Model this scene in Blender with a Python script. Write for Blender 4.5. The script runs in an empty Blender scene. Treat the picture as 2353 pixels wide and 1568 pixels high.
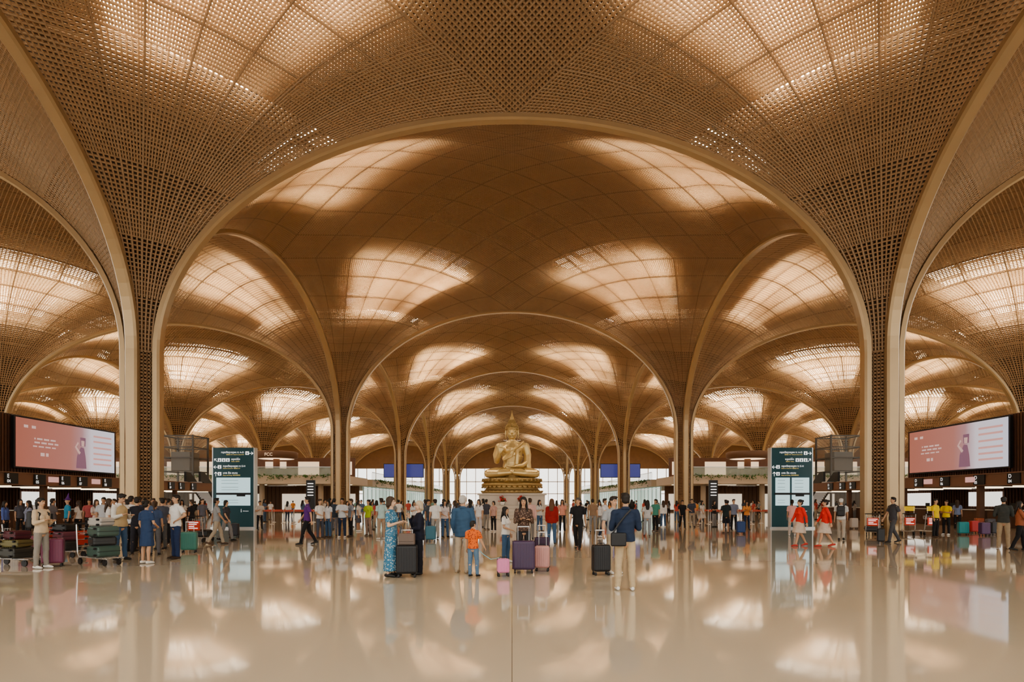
import bpy, bmesh, math, random, numpy as np
from mathutils import Vector, Matrix
sc=bpy.context.scene
COL=bpy.context.collection
rnd=random.Random(7)
H=18.0; A=17.18; D0=H-A; S=8.8; BZ=11.4; CD=4.5
Z1=31.1; W=36.0
def mat(name,col,rough=.5,metal=0,emis=None,es=0,noise=0,nscale=8,coat=0,alpha=1,spec=None,transl=0,tcol=None,bump=0,enoise=0):
    m=bpy.data.materials.new(name); m.use_nodes=True
    nt=m.node_tree; p=nt.nodes['Principled BSDF']
    p.inputs['Base Color'].default_value=(*col,1)
    p.inputs['Roughness'].default_value=rough
    p.inputs['Metallic'].default_value=metal
    p.inputs['Alpha'].default_value=alpha
    if coat: p.inputs['Coat Weight'].default_value=coat
    if spec is not None: p.inputs['Specular IOR Level'].default_value=spec
    if emis: 
        p.inputs['Emission Color'].default_value=(*emis,1); p.inputs['Emission Strength'].default_value=es
        if enoise:
            tc=nt.nodes.new('ShaderNodeTexCoord'); n=nt.nodes.new('ShaderNodeTexNoise'); n.inputs['Scale'].default_value=enoise; n.inputs['Detail'].default_value=3
            r=nt.nodes.new('ShaderNodeMapRange'); r.inputs['From Min'].default_value=.3; r.inputs['From Max'].default_value=.7; r.inputs['To Min'].default_value=es*.35; r.inputs['To Max'].default_value=es*1.5
            nt.links.new(tc.outputs['Object'],n.inputs['Vector']); nt.links.new(n.outputs['Fac'],r.inputs['Value']); nt.links.new(r.outputs['Result'],p.inputs['Emission Strength'])
    if noise:
        tc=nt.nodes.new('ShaderNodeTexCoord'); n=nt.nodes.new('ShaderNodeTexNoise'); n.inputs['Scale'].default_value=nscale; n.inputs['Detail'].default_value=4
        r=nt.nodes.new('ShaderNodeMapRange'); r.inputs['To Min'].default_value=1-noise; r.inputs['To Max'].default_value=1+noise
        mx=nt.nodes.new('ShaderNodeMix'); mx.data_type='RGBA'; mx.blend_type='MULTIPLY'; mx.inputs[0].default_value=1
        mx.inputs[6].default_value=(*col,1)
        nt.links.new(tc.outputs['Object'],n.inputs['Vector']); nt.links.new(n.outputs['Fac'],r.inputs['Value'])
        nt.links.new(r.outputs['Result'],mx.inputs[7]); nt.links.new(mx.outputs[2],p.inputs['Base Color'])
        if bump:
            bp=nt.nodes.new('ShaderNodeBump'); bp.inputs['Strength'].default_value=bump; nt.links.new(n.outputs['Fac'],bp.inputs['Height']); nt.links.new(bp.outputs['Normal'],p.inputs['Normal'])
    if transl:
        t=nt.nodes.new('ShaderNodeBsdfTranslucent'); t.inputs['Color'].default_value=(*(tcol or col),1)
        ms=nt.nodes.new('ShaderNodeMixShader'); ms.inputs[0].default_value=transl
        nt.links.new(p.outputs[0],ms.inputs[1]); nt.links.new(t.outputs[0],ms.inputs[2]); nt.links.new(ms.outputs[0],nt.nodes['Material Output'].inputs['Surface'])
    return m
M_fin=mat('lattice_bronze',(.54,.37,.225),.4,.2,noise=.12,nscale=.6,transl=.36,tcol=(.80,.63,.44))
M_rib=mat('rib_gold',(.47,.345,.205),.32,.5,noise=.06,nscale=1.5)
M_shell=mat('roof_shell',(.08,.057,.04),.8)
M_tube=mat('roof_tube',(.30,.205,.13),.5)
M_seam=mat('seam_bronze',(.42,.285,.175),.45,.2,transl=.12,tcol=(.7,.5,.32))
M_sky=mat('skylight_glass',(.9,.85,.75),.3,emis=(1,.88,.69),es=12.5,enoise=.22)
M_dark=mat('dark_core',(.05,.035,.025),.8)
M_slat=mat('slat_brown',(.16,.08,.05),.55,noise=.2,nscale=3)
M_black=mat('black_plastic',(.015,.015,.017),.4)
M_metal=mat('brushed_metal',(.6,.6,.6),.3,.9)
M_white=mat('white_panel',(.8,.8,.78),.5)
M_teal=mat('totem_teal',(.014,.085,.11),.35)
M_scr=mat('lit_screen',(.35,.48,.5),.3,emis=(.55,.76,.80),es=.6)
M_txt=mat('sign_white',(.9,.9,.9),.5,emis=(1,1,1),es=.6)
M_txty=mat('sign_yellow',(.9,.7,.2),.5,emis=(1,.75,.25),es=.4)
M_marble=mat('white_marble',(.58,.52,.45),.25,noise=.06,nscale=2)
M_gold=mat('statue_gold',(.74,.58,.30),.32,.6,noise=.12,nscale=3)
M_goldd=mat('statue_gold_dark',(.44,.32,.15),.4,.6)
M_glass=mat('green_glass',(.45,.6,.55),.1,alpha=.3)
M_clear=mat('clear_glass',(.35,.38,.36),.08,alpha=.16)
M_cream=mat('cream_slab',(.52,.44,.35),.5)
M_warm=mat('warm_light',(.9,.8,.6),.5,emis=(1,.82,.55),es=2.5)
M_cool=mat('cool_light',(.9,.9,.9),.5,emis=(1,.97,.9),es=.8)
M_leaf=mat('leaf_green',(.07,.16,.035),.6,noise=.4,nscale=6)
M_blue=mat('blue_display',(.02,.04,.2),.3,emis=(.08,.08,.28),es=.45)
M_red=mat('red_panel',(.60,.06,.03),.5)
M_yel=mat('yellow_panel',(.85,.62,.03),.5)
CM={}
def cloth(c,rough=.85,noise=.12,ns=9,bump=.25):
    k=(c,rough,noise,ns)
    if k not in CM: CM[k]=mat('fabric',c,rough,noise=noise,nscale=ns,bump=bump)
    return CM[k]
def floral(c1,c2,scale=26):
    m=mat('floral_fabric',c1,.85); nt=m.node_tree;p=nt.nodes['Principled BSDF']
    tc=nt.nodes.new('ShaderNodeTexCoord'); v=nt.nodes.new('ShaderNodeTexVoronoi'); v.inputs['Scale'].default_value=scale
    r=nt.nodes.new('ShaderNodeValToRGB'); r.color_ramp.elements[0].position=.30;r.color_ramp.elements[1].position=.38
    r.color_ramp.elements[0].color=(*c2,1); r.color_ramp.elements[1].color=(*c1,1)
    nt.links.new(tc.outputs['Object'],v.inputs['Vector']); nt.links.new(v.outputs['Distance'],r.inputs['Fac']); nt.links.new(r.outputs['Color'],p.inputs['Base Color'])
    return m
SKIN=[mat('skin',c,.55,noise=.05,nscale=12) for c in((.56,.34,.22),(.45,.26,.16),(.66,.44,.31))]
M_eye=mat('eye_dark',(.02,.012,.01),.2); M_lip=mat('lips',(.42,.13,.10),.5)
def rawmesh(name,V,F,mats=(),smooth=False,mi=None):
    me=bpy.data.meshes.new(name); me.from_pydata([tuple(v) for v in V],[],F)
    for m in mats: me.materials.append(m)
    if mi is not None: me.polygons.foreach_set('material_index',mi)
    if smooth: me.polygons.foreach_set('use_smooth',[True]*len(me.polygons))
    me.update(); return me
def obj(name,me,parent=None,loc=(0,0,0),rot=(0,0,0),scale=(1,1,1),mats=None):
    o=bpy.data.objects.new(name,me); COL.objects.link(o); o.location=loc; o.rotation_euler=rot; o.scale=scale
    if parent: o.parent=parent
    if mats:
        for i,m in enumerate(mats):
            o.material_slots[i].link='OBJECT'; o.material_slots[i].material=m
    return o
def empty(name,loc=(0,0,0),rz=0):
    o=bpy.data.objects.new(name,None); COL.objects.link(o); o.location=loc; o.rotation_euler=(0,0,rz); return o
def tag(o,label,cat,group=None):
    o['label']=label;o['category']=cat
    if group:o['group']=group
    return o
def struct(o): o['kind']='structure'; return o
class B:
    def __init__(s): s.V=[];s.F=[];s.M=[]
    def add(s,V,F,mi=0):
        n=len(s.V); s.V+= [tuple(v) for v in V]; s.F+=[tuple(i+n for i in f) for f in F]; s.M+=[mi]*len(F)
    def box(s,c,d,mi=0,bev=0):
        x,y,z=c; a,b,h=d[0]/2,d[1]/2,d[2]/2
        if not bev:
            V=[(x+i*a,y+j*b,z+k*h) for k in(-1,1) for j in(-1,1) for i in(-1,1)]
            s.add(V,[(0,2,3,1),(4,5,7,6),(0,1,5,4),(2,6,7,3),(0,4,6,2),(1,3,7,5)],mi)
        else:
            bm=bmesh.new(); bmesh.ops.create_cube(bm,size=1)
            bmesh.ops.scale(bm,vec=d,verts=bm.verts); bmesh.ops.bevel(bm,geom=bm.edges[:],offset=bev,segments=3,affect='EDGES',profile=.5)
            bmesh.ops.translate(bm,vec=c,verts=bm.verts); bm.verts.index_update()
            s.add([v.co[:] for v in bm.verts],[[v.index for v in f.verts] for f in bm.faces],mi); bm.free()
    def tube(s,pts,rad,seg=12,side=(1,0,0),mi=0,cap=True,cs=1.0):
        pts=[np.array(p,float) for p in pts]; rad=[(r,r) if not hasattr(r,'__len__') else r for r in rad]
        n=len(pts); T=[]
        for i in range(n):
            t=pts[min(i+1,n-1)]-pts[max(i-1,0)]; T.append(t/(np.linalg.norm(t)+1e-9))
        rings=[(pts[i],rad[i],T[i]) for i in range(n)]
        if cap:
            def capr(p,r,t,sg):
                m=min(r)*cs; return [(p+t*sg*m*.5,(r[0]*.87,r[1]*.87),t),(p+t*sg*m*.87,(r[0]*.5,r[1]*.5),t),(p+t*sg*m,(r[0]*.06,r[1]*.06),t)]
            rings=capr(pts[0],rad[0],T[0],-1)[::-1]+rings+capr(pts[-1],rad[-1],T[-1],1)
        side=np.array(side,float); V=[];prev=None
        for p,r,t in rings:
            sd=side-t*np.dot(side,t)
            if np.linalg.norm(sd)<.15: sd=(prev if prev is not None else np.array([0,1,0.])); sd=sd-t*np.dot(sd,t)
            sd/=np.linalg.norm(sd)+1e-9; prev=sd; u=np.cross(t,sd)
            for k in range(seg):
                a=2*math.pi*k/seg; V.append(p+sd*r[0]*math.cos(a)+u*r[1]*math.sin(a))
        F=[]; m=len(rings)
        for i in range(m-1):
            for k in range(seg): F.append((i*seg+k,i*seg+(k+1)%seg,(i+1)*seg+(k+1)%seg,(i+1)*seg+k))
        F.append(tuple(range(seg))[::-1]); F.append(tuple((m-1)*seg+k for k in range(seg)))
        s.add(V,F,mi)
    def ell(s,c,r,mi=0,seg=16,rings=10):
        V=[];F=[]
        for i in range(rings+1):
            ph=math.pi*i/rings
            for k in range(seg):
                a=2*math.pi*k/seg; v=np.array([r[0]*math.sin(ph)*math.cos(a),r[1]*math.sin(ph)*math.sin(a),r[2]*math.cos(ph)])
                V.append(v+np.array(c))
        for i in range(rings):
            for k in range(seg): F.append((i*seg+k,(i+1)*seg+k,(i+1)*seg+(k+1)%seg,i*seg+(k+1)%seg))
        s.add(V,F,mi)
    def lathe(s,prof,c=(0,0,0),seg=24,mi=0,sy=1):
        V=[];F=[]
        for r,z in prof:
            for k in range(seg):
                a=2*math.pi*k/seg; V.append((c[0]+r*math.cos(a),c[1]+r*math.sin(a)*sy,c[2]+z))
        for i in range(len(prof)-1):
            for k in range(seg): F.append((i*seg+k,i*seg+(k+1)%seg,(i+1)*seg+(k+1)%seg,(i+1)*seg+k))
        F.append(tuple(range(seg))[::-1]);F.append(tuple((len(prof)-1)*seg+k for k in range(seg))); s.add(V,F,mi)
    def xf(s,fn,start=0):
        for i in range(start,len(s.V)): s.V[i]=tuple(fn(np.array(s.V[i])))
    def mesh(s,name,mats=(),smooth=False): return rawmesh(name,s.V,s.F,mats,smooth,s.M)
    def remesh(s,name,vox,mats=(),smooth=2,folds=0):
        me=rawmesh('tmp',s.V,s.F)
        bm=bmesh.new(); bm.from_mesh(me); bmesh.ops.remove_doubles(bm,verts=bm.verts,dist=1e-5); bm.to_mesh(me); bm.free()
        o=bpy.data.objects.new('tmp',me); COL.objects.link(o)
        m=o.modifiers.new('r','REMESH'); m.mode='VOXEL'; m.voxel_size=vox
        if smooth:
            sm=o.modifiers.new('s','SMOOTH'); sm.factor=.5; sm.iterations=smooth
        dg=bpy.context.evaluated_depsgraph_get(); dg.update()
        r=bpy.data.meshes.new_from_object(o.evaluated_get(dg)); r.name=name
        bpy.data.objects.remove(o); bpy.data.meshes.remove(me)
        r.materials.clear()
        for mm in mats: r.materials.append(mm)
        if folds:
            n=len(r.vertices); co=np.empty(n*3,np.float32); no=np.empty(n*3,np.float32); r.vertices.foreach_get('co',co); r.vertices.foreach_get('normal',no)
            co=co.reshape(-1,3);no=no.reshape(-1,3); x,y,z=co[:,0],co[:,1],co[:,2]
            w=np.sin(z*38+x*22+np.sin(y*31)*1.5)*.5+np.sin(z*17-x*41+y*13)*.5+np.sin(z*71+y*25+x*9)*.3
            co+=no*(w*folds)[:,None]; r.vertices.foreach_set('co',co.ravel())
        r.polygons.foreach_set('use_smooth',[True]*len(r.polygons)); r.update(); return r
# ---------- PEOPLE
def nrm(v): v=np.array(v,float); return v/np.linalg.norm(v)
ST=((.13,.02,-1),(.06,.18,-1)); LG=((.03,0,-1),(.01,0,-1))
POSES={
 'stand':dict(L=ST,R=ST,LL=((.06,.02,-1),(.02,-.02,-1)),RL=((.05,-.02,-1),(.02,-.04,-1))),
 'relax':dict(L=((.16,-.04,-1),(-.05,.45,-1)),R=((.2,.1,-1),(-.45,.9,-.35)),LL=((.1,.08,-1),(.04,-.06,-1)),RL=((.02,-.03,-1),(.0,-.04,-1))),
 'walk':dict(L=((.1,-.4,-1),(.08,-.1,-1)),R=((.1,.35,-1),(.0,.7,-1)),LL=((.02,.36,-1),(.0,.2,-1)),RL=((.02,-.2,-1),(.0,-.62,-1))),
 'phone':dict(L=((.2,.12,-1),(-.5,.9,.25)),R=((.2,.12,-1),(-.5,.9,.35)),LL=((.08,.02,-1),(.03,0,-1)),RL=((.06,-.02,-1),(.03,-.04,-1))),
 'hold':dict(L=ST,R=((.3,.1,-1),(.25,.45,-.8)),LL=LG,RL=((.07,.1,-1),(.03,.0,-1))),
 'hips':dict(L=((.75,-.2,-.85),(-.65,.45,-.45)),R=((.75,-.2,-.85),(-.65,.45,-.45)),LL=((.12,.1,-1),(.05,-.02,-1)),RL=((.1,-.02,-1),(.02,-.03,-1))),
 'mouth':dict(L=((.2,.1,-1),(-.6,.8,-.2)),R=((.1,.45,-1),(-.35,.45,1)),LL=LG,RL=LG),
 'push':dict(L=((.1,.5,-1),(-.05,1,-.15)),R=((.1,.5,-1),(-.05,1,-.15)),LL=((.02,.25,-1),(0,.1,-1)),RL=((.02,-.15,-1),(0,-.45,-1))),
 'fold':dict(L=((.15,.2,-1),(-1,.5,.1)),R=((.15,.2,-1),(-1,.5,.15)),LL=((.07,0,-1),(.02,0,-1)),RL=((.07,0,-1),(.02,-.03,-1))),
}
def skel(pose,fem):
    P=POSES[pose]; J={}
    sw=.165 if fem else .19; hw=.085
    def d(v,s): return nrm((v[0]*s,-v[1],v[2]))
    hz=0
    for k,s in(('LL',1),('RL',-1)):
        t=d(P[k][0],s)*.435; q=d(P[k][1],s)*.415; J[k]=(s,t,q); hz=max(hz,-(t[2]+q[2])+.08)
    out={'dz':hz-.93}
    for k in('LL','RL'):
        s,t,q=J[k]; h=np.array([s*hw,0,hz]); out[k]=(h,h+t,h+t+q)
    for k,s in(('L',1),('R',-1)):
        u=d(P[k][0],s); f=d(P[k][1],s); sh=np.array([s*sw,0.01,1.40+out['dz']]); out[k]=(sh,sh+u*.285,sh+u*.285+f*.245,f)
    return out
def rotz(v,a,piv):
    v=v-piv; c,s=math.cos(a),math.sin(a); return np.array([v[0]*c-v[1]*s,v[0]*s+v[1]*c,v[2]])+piv
def headxf(b,st,dz,yaw,pitch):
    piv=np.array([0,.01,1.52+dz]); 
    def f(v):
        v=v-piv; c,s=math.cos(pitch),math.sin(pitch); v=np.array([v[0],v[1]*c-v[2]*s,v[1]*s+v[2]*c]); return rotz(v+piv,yaw,piv)
    b.xf(f,st)
def body(pose,fem,vox,yaw,pitch):
    K=skel(pose,fem); dz=K['dz']; b=B(); f=.93 if fem else 1
    b.tube([(0,0,.86+dz),(0,0,.96+dz),(0,0,1.08+dz),(0,0,1.22+dz),(0,0,1.35+dz),(0,.01,1.43+dz)],[(.13*f+.01*fem,.09),(.15,.10),(.12*f,.084),(.14*f,.095),(.15*f,.09),(.10*f,.06)],16)
    b.tube([(0,.012,1.42+dz),(0,.005,1.50+dz),(0,0,1.58+dz)],[.062*f,.052*f,.05*f])
    for s in(1,-1): b.tube([(s*.05,.01,1.425+dz),(s*(.165 if fem else .19),.01,1.405+dz)],[.05*f,.05*f])
    st=len(b.V)
    b.ell((0,.012,1.655+dz),(.073,.092,.095)); b.ell((0,-.012,1.60+dz),(.058,.072,.078)); b.ell((0,-.045,1.555+dz),(.03,.03,.022))
    b.tube([(0,-.082,1.645+dz),(0,-.102,1.612+dz),(0,-.085,1.603+dz)],[.009,.013,.012],8)
    for s in(1,-1): b.ell((s*.073,.012,1.635+dz),(.011,.02,.03),seg=8,rings=6)
    for s in(1,-1): b.ell((s*.028,-.076,1.665+dz),(.02,.012,.008),seg=8,rings=6)
    headxf(b,st,dz,yaw,pitch)
    for k,s in(('L',1),('R',-1)):
        sh,el,wr,fd=K[k]
        b.tube([sh,sh*.5+el*.5,el],[.05*f,.044*f,.036*f]); b.tube([el,el*.65+wr*.35,wr],[.037*f,.037*f,.024*f])
        lat=nrm(np.cross(fd,(0,0,1)) if abs(fd[2])<.8 else (0,1,0)); lat=nrm(lat-fd*np.dot(lat,fd)); pn=np.cross(fd,lat)
        ins=np.array([-s,0,0.]); 
        if np.dot(pn,ins)<0: pn=-pn
        if abs(fd[2])<.8: 
            pn=np.array([0,0,-1.]); pn=nrm(pn-fd*np.dot(pn,fd)); lat=nrm(np.cross(fd,pn))
            if lat[0]*-s<0: lat=-lat
        else:
            if lat[1]>0: lat=-lat
        b.tube([wr,wr+fd*.035,wr+fd*.085],[(.024,.018),(.036,.016),(.04,.014)],12,side=lat)
        for i,(o,l) in enumerate(((.031,.066),(.0105,.076),(-.0105,.07),(-.031,.054))):
            p0=wr+fd*.08+lat*o; p1=p0+nrm(fd+pn*.25)*l*.5; p2=p1+nrm(fd+pn*.95)*l*.5
            b.tube([p0,p1,p2],[.0095,.009,.0075],8)
        p0=wr+fd*.03+lat*.03; p1=p0+nrm(fd*.6+lat*.8+pn*.2)*.035; p2=p1+nrm(fd+lat*.3+pn*.4)*.03
        b.tube([p0,p1,p2],[.012,.0105,.009],8)
    for k in('LL','RL'):
        h,kn,an=K[k]; back=np.array([0,.018,0])
        b.tube([h+[0,0,.02],h*.5+kn*.5,kn],[.082,.07,.052]); b.tube([kn,kn*.7+an*.3+back,kn*.4+an*.6+back*.5,an],[.052,.053,.042,.034])
        b.tube([an+[0,.03,-.04],an+[0,-.06,-.045],an+[0,-.13,-.055]],[.028,.03,.02],8)
    return b.remesh('body',vox,[SKIN[0]],3 if vox<.01 else 2)
def top(pose,fem,kind,vox):
    K=skel(pose,fem); dz=K['dz']; b=B(); f=.93 if fem else 1
    th={'jacket':.034,'vest':.034}.get(kind,.02)
    lo=.83 if kind=='jacket' else .89
    b.tube([(0,0,lo+dz),(0,0,.96+dz),(0,0,1.08+dz),(0,0,1.22+dz),(0,0,1.33+dz),(0,.008,1.40+dz),(0,.01,1.44+dz)],[(.158+th,.108+th),(.156+th,.106+th),(.138*f+th,.095+th),(.148*f+th,.103+th),(.158*f+th,.099+th),(.14*f+th*.6,.08+th*.5),(.085*f+th*.4,.058+th*.4)],20,cs=.12)
    if kind!='vest':
        for s in(1,-1): b.tube([(s*.05,.01,1.425+dz),(s*(.15 if fem else .175),.01,1.398+dz)],[.05*f+th*.5,.05*f+th*.6])
    if fem:
        for s in(1,-1): b.ell((s*.06,-.075,1.26+dz),(.075,.06+th*.5,.075))
    b.tube([(0,.012,1.42+dz),(0,.008,1.475+dz)],[.07*f+th*.3,.064*f],cs=.2)
    for k in('L','R'):
        sh,el,wr,fd=K[k]
        if kind=='vest': continue
        if kind=='short': e=sh*.3+el*.7; b.tube([sh,e],[.055*f+th*.5,.052*f+th*.8],cs=.2)
        else:
            b.tube([sh,sh*.5+el*.5,el],[.054*f+th*.6,.05*f+th*.6,.042*f+th*.6]); w2=el*.06+wr*.94
            b.tube([el,el*.65+w2*.35,w2],[.042*f+th*.6,.041*f+th*.5,.033*f+th*.3],cs=.2)
    return b.remesh('top',vox,[M_white],6 if vox<.01 else 3,folds=.0045)
def bottom(pose,fem,kind,vox):
    K=skel(pose,fem); dz=K['dz']; b=B()
    if kind in('trousers','wide','shorts'):
        b.tube([(0,0,.88+dz),(0,0,.95+dz),(0,0,1.02+dz)],[(.160,.112),(.16,.112),(.145,.103)],16,cs=.5)
        for k in('LL','RL'):
            h,kn,an=K[k]; w=.02 if kind=='wide' else 0
            if kind=='shorts': b.tube([h,h*.5+kn*.5,kn*.9+h*.1],[.092,.088,.082],cs=.2); continue
            b.tube([h,h*.5+kn*.5,kn],[.09,.084+w*.5,.068+w]); b.tube([kn,kn*.5+an*.5+[0,.01,0],an+[0,0,-.01]],[.068+w,.062+w,.054+w*1.5],cs=.2)
    else:
        end={'skirt':.50,'dress':.50,'maxi':.14}[kind]
        sp=[K['LL'][1],K['RL'][1]]; spread=abs(sp[0][1]-sp[1][1])/2; my=(sp[0][1]+sp[1][1])/2
        pts=[(0,0,1.04+dz),(0,0,.95+dz)];ra=[(.135,.1),(.165,.12)]
        for i in range(1,8):
            t=i/7; z=.95+dz+(end-.95-dz)*t; pts.append((0,my*t,z)); k=1 if end>.3 else 1.3
            ra.append((.168+.022*t*k,.122+(.03*k+spread*.95)*t))
        b.tube(pts,ra,28,cs=.1)
        for i,v in enumerate(b.V):
            t=max(0,min(1,(.95+dz-v[2])/.5)); a=math.atan2(v[1],v[0]); g=1+.045*t*math.sin(a*9); b.V[i]=(v[0]*g,v[1]*g,v[2])
    return b.remesh('bottom',vox,[M_white],5 if vox<.01 else 2,folds=.004)
def hair(style,dz,yaw,pitch,vox):
    b=B()
    if style=='short': b.ell((0,.022,1.676+dz),(.083,.098,.092)); b.ell((0,.045,1.63+dz),(.076,.072,.072)); b.ell((.02,-.03,1.735+dz),(.06,.06,.03))
    if style in('long','bun','tail','bob'): b.ell((0,.022,1.676+dz),(.085,.1,.093)); b.ell((0,.045,1.63+dz),(.082,.074,.085))
    if style=='long':
        b.tube([(0,.06,1.66+dz),(0,.085,1.55+dz),(0,.115,1.42+dz),(0,.13,1.30+dz)],[(.08,.05),(.09,.05),(.10,.04),(.07,.025)])
        for s in(1,-1): b.tube([(s*.072,.0,1.68+dz),(s*.084,.01,1.57+dz),(s*.09,-.02,1.47+dz),(s*.085,-.06,1.38+dz)],[(.02,.04),(.022,.04),(.026,.035),(.018,.03)])
    if style=='bob':
        b.tube([(0,.05,1.66+dz),(0,.06,1.56+dz)],[(.085,.06),(.088,.055)])
        for s in(1,-1): b.tube([(s*.074,.0,1.67+dz),(s*.08,.01,1.57+dz)],[(.02,.045),(.02,.04)])
    if style=='bun': b.ell((0,.12,1.70+dz),(.045,.045,.045))
    if style=='tail': b.tube([(0,.1,1.70+dz),(0,.15,1.62+dz),(0,.14,1.45+dz)],[.03,.035,.015])
    if style=='cap':
        b.ell((0,.015,1.69+dz),(.086,.102,.075)); b.tube([(0,-.07,1.69+dz),(0,-.16,1.675+dz)],[(.065,.012),(.05,.008)]); b.ell((0,.045,1.63+dz),(.078,.07,.06))
    if style=='hat':
        b.ell((0,.015,1.70+dz),(.09,.1,.07)); b.tube([(0,.01,1.69+dz),(0,.01,1.70+dz)],[(.15,.16),(.15,.16)],24,cs=.1)
        b.tube([(0,.01,1.72+dz),(.02,.02,1.85+dz),(.05,.03,1.99+dz)],[.085,.04,.01])
    headxf(b,0,dz,yaw,pitch)
    return b.remesh('hair',max(vox,.009),[M_black],2,folds=.0025)
def shoe(pose,fem,k):
    K=skel(pose,fem); an=K[k][2]; e=max(0,an[2]-.08); b=B()
    pts=[(an[0],an[1]+.055,.045+e),(an[0],an[1],.05+e),(an[0]*1.03,an[1]-.07,.042+e*.5),(an[0]*1.06,an[1]-.13,.034+e*.1),(an[0]*1.07,an[1]-.165,.028)]
    b.tube(pts,[(.032,.036),(.038,.046),(.042,.036),(.044,.03),(.034,.022)],12); 
    b.V=[(v[0],v[1],max(v[2],.002)) for v in b.V]
    return b.mesh('shoe',[M_black],True)
def collar(pose,fem):
    dz=skel(pose,fem)['dz']; b=B(); f=.93 if fem else 1
    V=[];F=[];n=20
    for i in range(n+1):
        a=-math.pi/2+.28+(2*math.pi-.56)*i/n
        for r,z in((.066*f,1.515),(.072*f,1.50),(.088*f,1.468),(.080*f,1.465)):
            V.append((r*math.cos(a),.008+r*.95*math.sin(a),z+dz-.012*(1-math.sin(a))*.9))
    for i in range(n):
        for j in range(3): F.append((i*4+j,i*4+j+1,(i+1)*4+j+1,(i+1)*4+j))
    b.add(V,F); return b.mesh('collar',[M_white],True)
def facebits(dz,yaw,pitch):
    out=[]
    for nm,c,r,m in(('eye',(.029,-.081,1.648),(.012,.006,.006),M_eye),('eye',(-.029,-.081,1.648),(.012,.006,.006),M_eye),('eyebrow',(.03,-.084,1.672),(.018,.005,.0035),M_eye),('eyebrow',(-.03,-.084,1.672),(.018,.005,.0035),M_eye),('mouth',(0,-.084,1.582),(.022,.007,.007),M_lip)):
        b=B(); b.ell((c[0],c[1],c[2]+dz),r,seg=8,rings=6); headxf(b,0,dz,yaw,pitch); out.append((nm,b.mesh(nm,[m],True)))
    return out
CACHE={}
def cached(fn,*a):
    k=(fn.__name__,)+a
    if k not in CACHE: CACHE[k]=fn(*a)
    return CACHE[k]
F_=1470.0; YH=1152.0
def zof(foot): return F_*1.6/(foot-YH)
def wx(px,Z): return (px-1176.5)/F_*Z
SPOTS=[]
def person(px,foot,h,rot,pose='stand',fem=0,topk=None,bot=None,hr='short',haircol=(.02,.015,.012),shoes=(.02,.02,.02),skin=0,yaw=0,pitch=0,label=None,near=False,group=None,vest=None,phone=False,fixed=False,col=None):
    Z=zof(foot); vox=.0085 if near else .014
    if not fixed:
        for _ in range(12):
            x=wx(px,Z)
            if all((x-a)**2+(Z-b)**2>.5**2 for a,b in SPOTS): break
            Z+=.3
    SPOTS.append((wx(px,Z),Z))
    yaw=round(math.radians(yaw),2)
    bm=cached(body,pose,fem,vox,yaw,pitch); dz=skel(pose,fem)['dz']
    s=h/1.75
    o=obj('person',bm,None,(wx(px,Z),Z,0),(0,0,math.radians(rot)),(s,s,s),[SKIN[skin]])
    tk,tc=topk; bk,bc=bot
    tm=tc if not isinstance(tc,tuple) else cloth(tc); bmx=bc if not isinstance(bc,tuple) else cloth(bc)
    if tk: t_=obj({'short':'shirt','long':'shirt','jacket':'jacket'}[tk],cached(top,pose,fem,tk,vox),o,mats=[tm])
    if vest: obj('vest',cached(top,pose,fem,'vest',vox),o,mats=[cloth(vest)])
    if near and not fem and tk: obj('collar',cached(collar,pose,fem),t_,mats=[tm])
    obj({'trousers':'trousers','wide':'trousers','shorts':'shorts','skirt':'skirt','dress':'dress_skirt','maxi':'dress_skirt'}[bk],cached(bottom,pose,fem,bk,vox),o,mats=[bmx])
    nm='hat' if hr=='hat' else ('cap' if hr=='cap' else 'hair')
    obj(nm,cached(hair,hr,dz,yaw,pitch,vox),o,mats=[cloth(haircol,.6,.1,9)])
    for k in('LL','RL'): obj('shoe',cached(shoe,pose,fem,k),o,mats=[cloth(shoes,.5,.05)])
    if near:
        for nm,me in cached(facebits,dz,yaw,pitch): obj(nm,me,o)
    tag(o,label or 'standing traveller in casual clothes','person',group)
    if phone:
        K=skel(pose,fem); w_=K['R'][2]+K['R'][3]*.1
        b=B(); b.box((0,0,0),(.07,.012,.145),0,.005); worn(o,b.mesh('phone',[M_black]),'smartphone','black smartphone held in a hand','phone',tuple(w_+np.array([.02,-.03,.05])))
    return o
def worn(o,me,name,label,cat,loc,rot=0,scale=1):
    m=Matrix.LocRotScale(o.location,o.rotation_euler,o.scale)
    p=m@Vector(loc); b=obj(name,me,None,p,(0,0,o.rotation_euler[2]+rot),(scale,)*3); tag(b,label,cat); return b
def backpack_mesh(m):
    b=B(); b.box((0,0,0),(.30,.15,.42),0,.05); b.box((0,.09,-.08),(.22,.06,.2),0,.02)
    for s in(1,-1): b.tube([(s*.1,-.06,.19),(s*.11,-.14,.25),(s*.12,-.3,.16),(s*.12,-.28,-.0),(s*.12,-.1,-.14)],[(.025,.008)]*5,8)
    return b.mesh('backpack',[m],False)
def bag_mesh(m,w=.26,h=.2,d=.09,strap=None):
    b=B(); b.box((0,0,0),(w,d,h),0,.025); b.box((0,-d/2-.005,h*.12),(w*.92,.014,h*.6),0,.005)
    if strap: b.tube(strap,[(.016,.006)]*len(strap),8)
    else: b.tube([(-w*.3,0,h*.45),(-w*.25,0,h*.95),(w*.25,0,h*.95),(w*.3,0,h*.45)],[.009]*4,8)
    return b.mesh('handbag',[m])
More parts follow.
